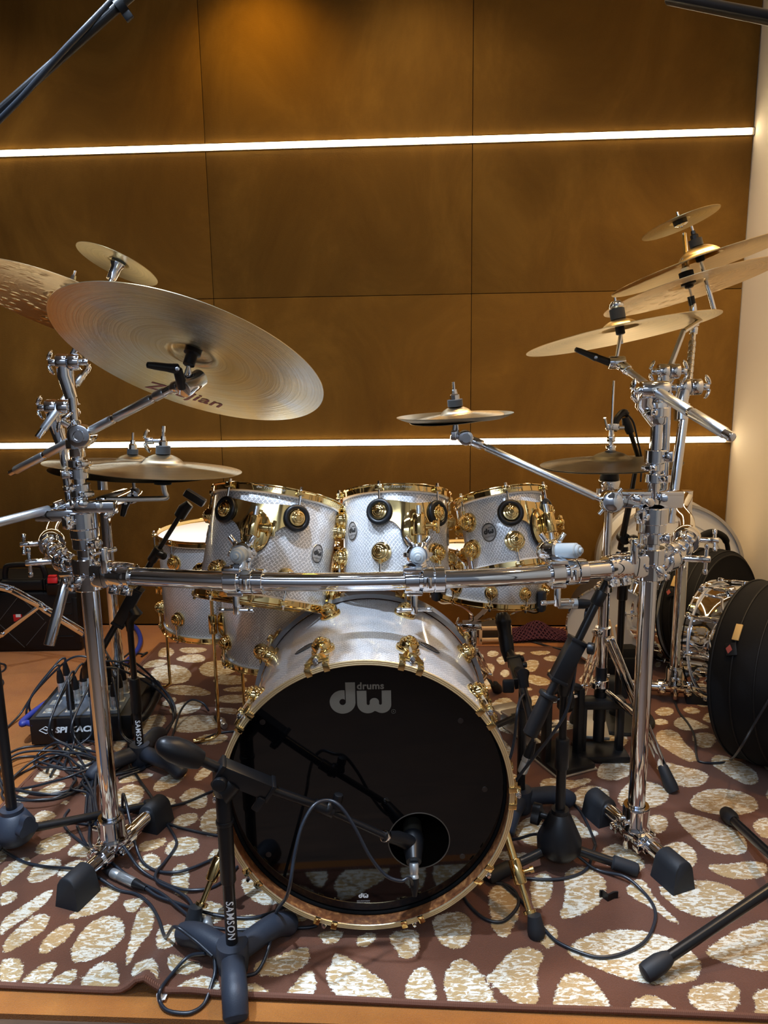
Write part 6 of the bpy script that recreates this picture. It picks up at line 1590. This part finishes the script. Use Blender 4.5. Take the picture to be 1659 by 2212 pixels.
for k in range(4):
    q = [(.0, .012), (.02, 0), (0, -.012), (-.02, 0)]; p0, p1 = q[k], q[(k + 1) % 4]; o_ = V((-W_ / 2 + .048, -D_ / 2 - .0008, zb + .048))
    pr.tube([o_ + V((p0[0], 0, p0[1])), o_ + V((p1[0], 0, p1[1]))], .0012, 4)
pr.tube([o_ + V((-.01, 0, .006)), o_ + V((.01, 0, -.006))], .0012, 4).tube([o_ + V((.01, 0, .006)), o_ + V((0, 0, 0))], .0012, 4)
pr.build('lettering', MARKW, r, True)
def plug(root, p, d, s=1.0, blackshell=False):
    """three-pin plug: metal shell then tapered boot, boot end returned"""
    d = V(d).normalized(); p = V(p); F = frame(p, d)
    q = MB().lathe([(0, 0), (.0088 * s, 0), (.0095 * s, .002), (.0095 * s, .020 * s), (.0088 * s, .021 * s), (.0088 * s, .024 * s), (.0096 * s, .025 * s), (.0096 * s, .034 * s), (0, .034 * s)], F, 20).build('plug_shell', BLACKP if blackshell else CLEARP, root)
    MB().lathe([(0, .034 * s), (.0094 * s, .034 * s), (.0092 * s, .046 * s), (.0072 * s, .058 * s), (.0052 * s, .069 * s), (0, .069 * s)], F, 20).build('plug_boot', BLACKP, q)
    return p + d * .066 * s
CR_ = .0036
def cable(label, pts, r_=CR_, m=CABLE, n=8, group='loose black cables', name='microphone_cable', closed=False, ends=()):
    sp = spline(pts, n, closed)
    root = thing(name, label, 'cable', sp[0], group)
    MB().tube(sp, r_, 10, closed=closed).build('cord', m, root)
    return root
sockets = []
pos = ['front row', 'second row', 'third row', 'back row']
for j in range(4):
    for i in range(4):
        q = SB @ V((-W_ / 2 + .045 + .068 * i, -D_ / 2 + .05 + .062 * j, zb + H_ + .003))
        mb = MB().box(frame(q, Z3, ux), .032, .034, .003, .001).lathe([(.0095, .0015), (.0125, .0015), (.0125, .004), (.0095, .004)], frame(q, Z3), 20, True)
        mb.build('socket', CLEARP, r); sockets.append((i, j, q))
rn = random.Random(11); nth = ['leftmost', 'second from the left', 'third from the left', 'rightmost']
pile = fl(150, 1690)
for i, j, q in sockets:
    if (i, j) in ((0, 0), (0, 1), (3, 3)): continue
    root = thing('microphone_cable', 'black cable plugged into the stage box, %s, %s plug' % (pos[j], nth[i]), 'cable', q, 'cables plugged into the stage box')
    b = plug(root, q + Z3 * .002, V((rn.uniform(-.06, .06), rn.uniform(-.06, .06), 1)), 1.25, (i, j) in ((1, 0), (2, 3)))
    side = -1 if i < 2 else 1
    if j == 0 or rn.random() < .5:      # droops over the front or left edge to the heap
        e0 = SB @ V((-W_ / 2 + .03 + .07 * i + rn.uniform(-.04, .04), -D_ / 2 - .012 - .01 * j, zb + H_ * .75)) if i >= 1 else SB @ V((-W_ / 2 - .02 - .01 * j, -D_ / 2 + .05 * j, zb + H_ * .7))
        e1 = V((pile.x + rn.uniform(-.12, .22), e0.y - .09 - rn.uniform(0, .04), .015)); e2 = V((pile.x + rn.uniform(-.1, .15), pile.y + rn.uniform(-.05, .05), .016))
        top = b + Z3 * .035 + (e0 - b) * .25
        pts = [b, b + Z3 * .02, top, e0 + Z3 * .03, e0 - Z3 * .03 + (e1 - e0) * .1, e1, e2]
    else:
        e0 = SB @ V((-W_ / 2 - .03 - .012 * j if side < 0 else W_ / 2 + .055, D_ * (.1 * j), zb + H_ * .9)); e1 = V((e0.x + .05 * side, e0.y - .05, .012)); e2 = V((e0.x + .04 * side + rn.uniform(-.03, .03), e0.y - .25, .012))
        pts = [b, b + Z3 * .022, b + Z3 * .045 + (e0 - b) * .35, e0, e1, e2]
    for p in pts[2:]: p.z = max(p.z, fz(p) + CR_)
    MB().tube(spline(pts, 8), CR_, 10).build('cord', CABLE, root)
# coils on the rug between the box and the left stand
lab = ['outermost loop of the black cable heap in front of the stage box', 'loop of the heap lying furthest towards the left frame edge', 'small upper loop of the black cable heap', 'loop of the heap running under the left chrome post', 'lowest loop of the black cable heap', 'tight inner loop of the black cable heap', 'wide flat loop on top of the black cable heap']
cf = [((100, 1668), 95, 52, 0), ((78, 1690), 72, 46, 8), ((150, 1640), 62, 26, -6), ((120, 1690), 90, 38, -10), ((95, 1705), 80, 44, -14), ((128, 1660), 48, 26, 12), ((112, 1678), 98, 34, -4)]
for k, ((cx, cy), a, b, t) in enumerate(cf):
    pts = []; m_ = 15
    for q in range(m_):
        w = 2 * PI * q / m_; x = 1.12 * a * (1 + rn.uniform(-.05, .05)) * math.cos(w); y = 1.1 * b * (1 + rn.uniform(-.05, .05)) * math.sin(w); t_ = rad(t)
        p = fl(cx + x * math.cos(t_) - y * math.sin(t_), cy + x * math.sin(t_) + y * math.cos(t_)); p.z = fz(p) + CR_ + .006 * k * (.5 + .5 * math.sin(w * 2 + k)); pts.append(p)
    tail = fl(185 + 6 * k, 1775 + 8 * k); tail.z = fz(tail) + CR_ + .003 * k
    mid = fl(190 + 3 * k, 1725 + 4 * k); mid.z = fz(mid) + CR_ + .004 * k
    cable(lab[k], pts + [pts[0] + V((.004, .004, .004)), pts[1] + V((.006, 0, .005)), mid, tail], n=6, group='loops of the black cable heap')
def F_(o, s, L, lift=None):
    out = []
    for i, (x, y) in enumerate(L):
        p = rf(o[0] + x / s, o[1] + y / s); p.z += CR_ + (lift[i] if lift else 0); out.append(p)
    return out
C_ = ((0, 1380), 3.19); A_ = ((0, 1700), 2.514); B_ = ((980, 1680), 2.443); E_ = ((1360, 1080), 3.569); D_c = ((980, 1280), 3.318)
c1 = cable('black cable running from the left frame edge to the base of the front stand', F_(*A_, [(-40, 310), (0, 335), (120, 410), (250, 440), (410, 465), (520, 515), (640, 565), (740, 590), (810, 640), (860, 720), (900, 830), (960, 900), (1060, 955), (1160, 1000)], [0, 0, 0, 0, .006, .012, 0, 0, 0, 0, .004, .055, .05, .03]))
cable('black cable from the heap crossing the left foot tube and passing behind the bass drum', F_(*A_, [(375, 130), (350, 170), (355, 225), (420, 290), (520, 360), (640, 410), (760, 470), (870, 520), (980, 570), (1080, 575), (1160, 550), (1235, 500), (1290, 440)], [0, 0, 0, 0, .008, .06, .01, 0, .004, .004, 0, 0, 0]))
cable('black cable under the inline connector beside the left rubber foot', F_(*A_, [(420, 220), (470, 320), (540, 400), (700, 500), (870, 590), (960, 670), (1060, 742), (1150, 770), (1300, 785), (1460, 775), (1659, 772), (1720, 760)], [0, 0, .02, .004, .004, .008, .004, 0, 0, 0, 0, 0]))
cable('black cable curling down the rug from the tom stand to the front stand', F_(*C_, [(740, 350), (830, 440), (880, 520)], [.16, .10, .0]) + F_(*A_, [(700, -120), (740, -60), (780, 0), (830, 70), (890, 180), (950, 280), (955, 330), (900, 410), (850, 490), (860, 540), (960, 590), (1030, 650), (1065, 730), (1078, 805), (1100, 830)], [0, 0, 0, 0, 0, 0, 0, 0, .008, .008, .008, .012, .008, .0, 0]))
cable('black cable crossing behind the left post towards the side of the bass drum', F_(*A_, [(400, 200), (520, 212), (560, 180), (630, 125), (760, 145), (880, 140), (1010, 90), (1150, 30), (1240, 0)], [0, 0, .004, .0, .0, .01, 0, 0, 0]))
cable('black cable looping right of the left post base under the gold spur', F_(*A_, [(670, 170), (690, 230), (750, 380), (820, 450), (940, 480), (1060, 450), (1235, 360), (1300, 330)], [.03, .09, .012, 0, .004, .004, 0, 0]))
cable('short black cable passing right of the rear foot under the bass drum', F_(*A_, [(880, 195), (960, 222), (1010, 235), (1130, 262), (1225, 275), (1290, 280)]))
rt = cable('black cable with an inline connector lying before the left foot tube', F_(*A_, [(390, 180), (480, 200), (490, 340), (520, 430), (556, 468)], [0, 0, .02, .03, .010]))
a, b = F_(*A_, [(556, 468), (795, 580)]); a.z += .010; b.z += .010; d = (b - a).normalized(); L = (b - a).length
mb = MB().lathe([(0, 0), (.0055, 0), (.0105, .028), (.0105, .036), (0, .036)], frame(a, d), 20).build('plug_boot', BLACKP, rt)
MB().lathe([(0, .034), (.0102, .034), (.0112, .037), (.0112, .055), (.0100, .057), (.0100, .060), (.0112, .062), (.0112, L - .036), (0, L - .036)], frame(a, d), 20).build('connector_body', CLEARP, rt)
MB().lathe([(0, L - .037), (.0105, L - .037), (.0105, L - .028), (.0055, L), (0, L)], frame(a, d), 20).build('plug_boot', BLACKP, rt)
MB().tube(spline([b] + F_(*A_, [(860, 615), (960, 650), (1060, 690), (1200, 718), (1350, 720), (1450, 700), (1530, 665), (1600, 620)], [.006, .006, .008, .004, 0, 0, 0, 0]), 8), CR_, 10).build('cord', CABLE, rt)
rt = cable('black cable loop with white tape at the front edge of the rug', F_(*A_, [(1120, 985), (1025, 960), (930, 1030), (872, 1110), (868, 1180)], [.03, .012, 0, 0, .004]) + [V((p.x, p.y, fz(p) + CR_ + .002)) for p in [fl(0 + x / 2.514, 1700 + y / 2.514) for x, y in [(900, 1222), (960, 1240), (1040, 1238), (1110, 1190), (1155, 1110)]]] + F_(*A_, [(1170, 1030), (1165, 970)], [.01, .03]))
a, b = F_(*A_, [(866, 1140), (872, 1172)], [.002, .002]); MB().cyl(a, b, .0056, n=12).build('tape', WHITE, rt); q = F_(*A_, [(905, 1158)], [.004])[0]; MB().bar(a * .5 + b * .5, q, .014, .0012, 0).build('tape_flag', WHITE, rt)
# kick microphone cable
rt = cable('black cable curving down from the kick microphone along the boom to the floor', [KPLUG + V((0, -.004, -.055)), at(885, 1897, 1.31), at(865, 1903, 1.30), at(832, 1890, 1.30), at(798, 1848, 1.30), at(765, 1785, 1.305), at(735, 1742, 1.31), at(708, 1729, 1.315), at(678, 1740, 1.30), at(652, 1785, 1.28), at(636, 1850, 1.26), at(622, 1930, 1.25)] + F_((0, 0), 1, [(600, 2030), (580, 2075), (556, 2102), (528, 2112)], [.06, .02, .0, .0]), .0034)
d = V((.0, -.35, -.9)).normalized(); F = frame(KPLUG, d)
MB().lathe([(0, 0), (.0085, 0), (.0095, .002), (.0095, .018), (.0088, .019), (.0088, .022), (.0095, .023), (.0095, .028), (0, .028)], F, 20).build('plug_shell', CLEARP, rt); MB().lathe([(0, .028), (.0092, .028), (.0088, .040), (.0062, .054), (.0045, .062), (0, .062)], F, 20).build('plug_boot', BLACKP, rt)
# right side
cable('big open loop of black cable right of the bass drum', F_(*B_, [(230, 335), (330, 370), (450, 385), (600, 440), (750, 490), (900, 550), (1000, 610), (1060, 700), (1055, 790), (1000, 880), (880, 940), (760, 955), (640, 920), (540, 870), (480, 810), (430, 750), (360, 660), (250, 560)], [0, .02, .04, .03, 0, .01, 0, 0, 0, 0, 0, 0, 0, 0, 0, 0, 0, 0]))
cable('small cable loop beside the right spur of the bass drum', F_(*B_, [(140, 520), (180, 548), (290, 580), (340, 640), (330, 700), (260, 765), (170, 755), (90, 690), (52, 630), (40, 560)]))
cable('black cable circling the cone hub of the right stand', F_(*B_, [(500, 105), (590, 120), (650, 160), (700, 240), (745, 350), (740, 420), (700, 490), (600, 535), (480, 545), (300, 530)], [0, 0, 0, 0, 0, .02, 0, 0, 0, 0]))
cable('black cable snaking along the rug to the large drum bag', F_(*E_, [(250, 1410), (300, 1440), (340, 1540), (380, 1640), (450, 1730), (500, 1830), (518, 1990), (560, 2030), (700, 2035), (780, 2010)]) + [at(1598, 1618, 1.84), at(1626, 1570, 1.83), at(1659, 1515, 1.82), at(1700, 1450, 1.82)], .0033)
cable('upper of two thin black cables on the orange carpet behind the snare stand', F_(*D_c, [(410, 262), (450, 300), (520, 345), (620, 375), (760, 410), (900, 430)]), .0036)
cable('lower of two thin black cables on the orange carpet behind the snare stand', F_(*D_c, [(140, 318), (300, 325), (420, 345), (520, 352), (600, 366), (700, 395), (800, 402)]), .0036)
cable('black cable hanging from the snare microphone down past the bass drum', [at(1142, 1540, 1.86), at(1146, 1515, 1.84), at(1136, 1500, 1.80), at(1124, 1510, 1.74), at(1117, 1540, 1.70), at(1112, 1590, 1.70), at(1104, 1630, 1.70), at(1096, 1650, 1.70)], .0036)
rt = thing('microphone_cable', 'black cable wound down the right boom with a plug at its top end', 'cable', at(1255, 1310, 1.66), 'loose black cables')
b = plug(rt, at(1206, 1304, 1.66), (1, .0, -.02), 1.25); MB().tube(spline([b, at(1268, 1316, 1.66), at(1262, 1350, 1.63), at(1246, 1420, 1.60), at(1236, 1490, 1.585), at(1222, 1540, 1.575), at(1190, 1590, 1.575), at(1150, 1640, 1.60), at(1112, 1690, 1.62), at(1100, 1720, 1.66)], 7), .0036, 10).build('cord', CABLE, rt)
rt = thing('microphone_cable', 'black cable end with a metal plug dangling below the right boom handle', 'cable', at(1146, 1600, 1.62), 'loose black cables')
b = plug(rt, at(1128, 1668, 1.62), at(1147, 1615, 1.62) - at(1128, 1668, 1.62), 1.2); MB().tube(spline([b, at(1152, 1590, 1.62), at(1166, 1560, 1.62), at(1170, 1540, 1.63)], 6), .0036, 10).build('cord', CABLE, rt)
# plug on the rug behind the left side of the bass drum, plug by the front stand
rt = cable('black cable with a bare metal plug lying behind the kick stand handle', F_(*C_, [(1185, 690), (1200, 640), (1250, 560), (1320, 515), (1400, 505), (1440, 525)], [0, .0, .03, .045, .03, .012]))
p, q = F_(*C_, [(1552, 625), (1455, 540)], [.008, .012]); plug(rt, p, q - p, 1.1)
rt = cable('black cable passing under the drum behind the kick stand counterweight', F_(*C_, [(1240, 760), (1320, 735), (1420, 690), (1500, 660), (1590, 645), (1700, 640)], [0, .0, .0, .0, 0, 0]))
rt = thing('microphone_cable', 'metal plug on the rug behind the base of the front stand', 'cable', rf(444, 2015), 'loose black cables')
p, q = F_(*A_, [(1122, 742), (1140, 830)], [.008, .008]); b = plug(rt, p, q - p, 1.1); MB().tube(spline([b] + F_(*A_, [(1165, 860), (1190, 900), (1200, 940)]), 6), CR_, 10).build('cord', CABLE, rt)
# thick blue multicore, and black cables beside it on the carpet
C_ = ((0, 1380), 3.19)
bl = [(236, 590), (205, 592), (172, 600), (178, 580), (230, 535), (330, 460), (420, 400), (520, 350), (620, 320), (790, 235), (880, 150), (950, 70), (968, 0), (940, -70), (880, -110), (840, -120)]
pts = []
for i, (x, y) in enumerate(bl):
    hz = .012 if i > 9 else (.075 if i < 8 else .04)
    p = fl(x / 3.19 - (6 if 0 < i < 8 else 0), 1380 + y / 3.19 - (4 if 0 < i < 8 else 0), hz); p.z = max(fz(p), 0) + hz; pts.append(p)
cable('thick blue multicore cable looping round the stage box to the back wall', pts, .0098, BLUE, 8, None, 'multicore_cable')
cable('thin black cable beside the blue one on the orange carpet', F_(*C_, [(780, 190), (830, 150), (900, 90), (915, 20), (900, -60), (860, -100)]))
cable('second thin black cable looping near the blue one, close to the tom stand', F_(*C_, [(780, 280), (840, 235), (900, 180), (940, 110), (985, 110), (1015, 100), (975, 128)]))
cable('black cable end peeping in at the left frame edge on the orange carpet', F_(*C_, [(-60, 170), (0, 175), (35, 185), (38, 210), (10, 232), (-40, 230), (-20, 280), (15, 290), (22, 315), (0, 335), (-50, 340)]))
# small bits
p = rf(1313, 1948)
mb = MB(); u = V((1, -.25, 0)).normalized(); v = V((.25, 1, 0)).normalized()
pr = [(-.016, .010), (-.012, .012), (-.004, .004), (0, .0), (.004, .004), (.014, .013), (.022, .016), (.021, .019), (.011, .016), (0, .005), (-.010, .016), (-.018, .014)]
mb.prism(pr, .016, Matrix(((u.x, v.x, 0, p.x), (u.y, v.y, 0, p.y), (0, 0, 1, p.z), (0, 0, 0, 1))))
tag(mb.build('cable_clip', BLACKP), 'loose black plastic cable clip lying on the rug inside the big cable loop', 'clip')
p = fl(14, 1385, .003); tag(MB().tube(spline([p + V((-.02, -.004, 0)), p + V((-.008, .004, .002)), p + V((.006, -.002, .004)), p + V((.02, .008, .002))], 4), [.004] * 13, 6).build('paper_scrap', WHITE), 'small white scrap on the orange carpet at the left frame edge', 'scrap')
# ------------------------------------------------------------------ light
def spot(name, p, aim, power, col, ang=100, blend=.6, r=.05):
    l = bpy.data.lights.new(name, 'SPOT'); l.energy = power; l.color = col; l.spot_size = rad(ang); l.spot_blend = blend; l.shadow_soft_size = r
    o = bpy.data.objects.new(name, l); COL.objects.link(o); o.location = p
    o.rotation_euler = (V(aim) - V(p)).to_track_quat('-Z', 'Y').to_euler(); return o
def panel(name, p, aim, w, h, power, col):
    l = bpy.data.lights.new(name, 'AREA'); l.shape = 'RECTANGLE'; l.size = w; l.size_y = h; l.energy = power; l.color = col
    o = bpy.data.objects.new(name, l); COL.objects.link(o); o.location = p
    o.rotation_euler = (V(aim) - V(p)).to_track_quat('-Z', 'Y').to_euler(); return o
COOL = (.74, .85, 1.0); WARM = (1.0, .66, .32); NEU = (1.0, .90, .76)
zc = ZC - .02
BLU = (.66, .80, 1.0)
spot('downlight_cool', (-.22, 1.22, zc), (-.20, 1.45, 0), 235, BLU, 64, .8, .04)
spot('downlight_cool', (-1.0, 1.15, zc), (-.95, 1.35, 0), 330, BLU, 76, .8, .04)
spot('downlight_warm', (1.0, 1.30, zc), (1.0, 1.6, 0), 62, (1.0, .64, .30), 100, .6, .05)
spot('downlight_warm', (1.17, 2.25, zc), (1.25, 2.3, 0), 85, (1.0, .68, .34), 105, .6, .05)
spot('downlight_warm', (.45, 2.2, zc), (.45, 2.25, 0), 42, (1.0, .62, .26), 80, .7, .05)
spot('downlight_warm', (-1.3, 2.5, zc), (-1.3, 2.4, 0), 50, NEU, 90, .6, .05)
spot('wall_washer', (.95, 2.55, zc), (1.44, 2.75, 1.25), 22, (1.0, .84, .62), 70, .9, .05)  # added fill aimed at the cream right wall to brighten it
spot('wall_washer', (-.45, 3.05, zc - .05), (-.47, 3.3, 1.6), 15, (1.0, .58, .05), 120, .9, .05)
spot('wall_washer', (.15, 2.75, zc), (.15, 3.3, 1.3), 19, (1.0, .76, .42), 110, .9, .05)
spot('wall_washer', (-1.6, 2.75, zc), (-1.6, 3.3, .9), 16, (1.0, .78, .48), 110, .9, .05)
panel('added_fill_panel', (-.35, .30, ZC - .03), (-.35, .30, 0), 1.4, .18, 20, BLU)  # added overhead panel, gives the hardware tops a cool reflection
panel('added_fill_panel', (-.6, -1.7, ZC - .03), (-.6, -1.7, 0), 2.6, .5, 36, BLU)  # added panel behind the camera, lights the front wall mirrored in the chrome
panel('added_fill_panel', (.4, -3.4, ZC - .03), (.4, -3.4, 0), 2.6, .5, 44, BLU)  # second added panel further back, same cool fill for the chrome
w = bpy.data.worlds.new('world'); sc.world = w; w.use_nodes = True
w.node_tree.nodes['Background'].inputs[0].default_value = (.5, .45, .4, 1); w.node_tree.nodes['Background'].inputs[1].default_value = .03
sc.view_settings.view_transform = 'Standard'; sc.view_settings.look = 'None'; sc.view_settings.gamma = 1.0; sc.view_settings.use_curve_mapping = False
sc.view_settings.exposure = 0.2
sc.cycles.max_bounces = 8; sc.cycles.glossy_bounces = 5; sc.cycles.diffuse_bounces = 3
sc.cycles.sample_clamp_indirect = 6.0
sc.cycles.use_denoising = True
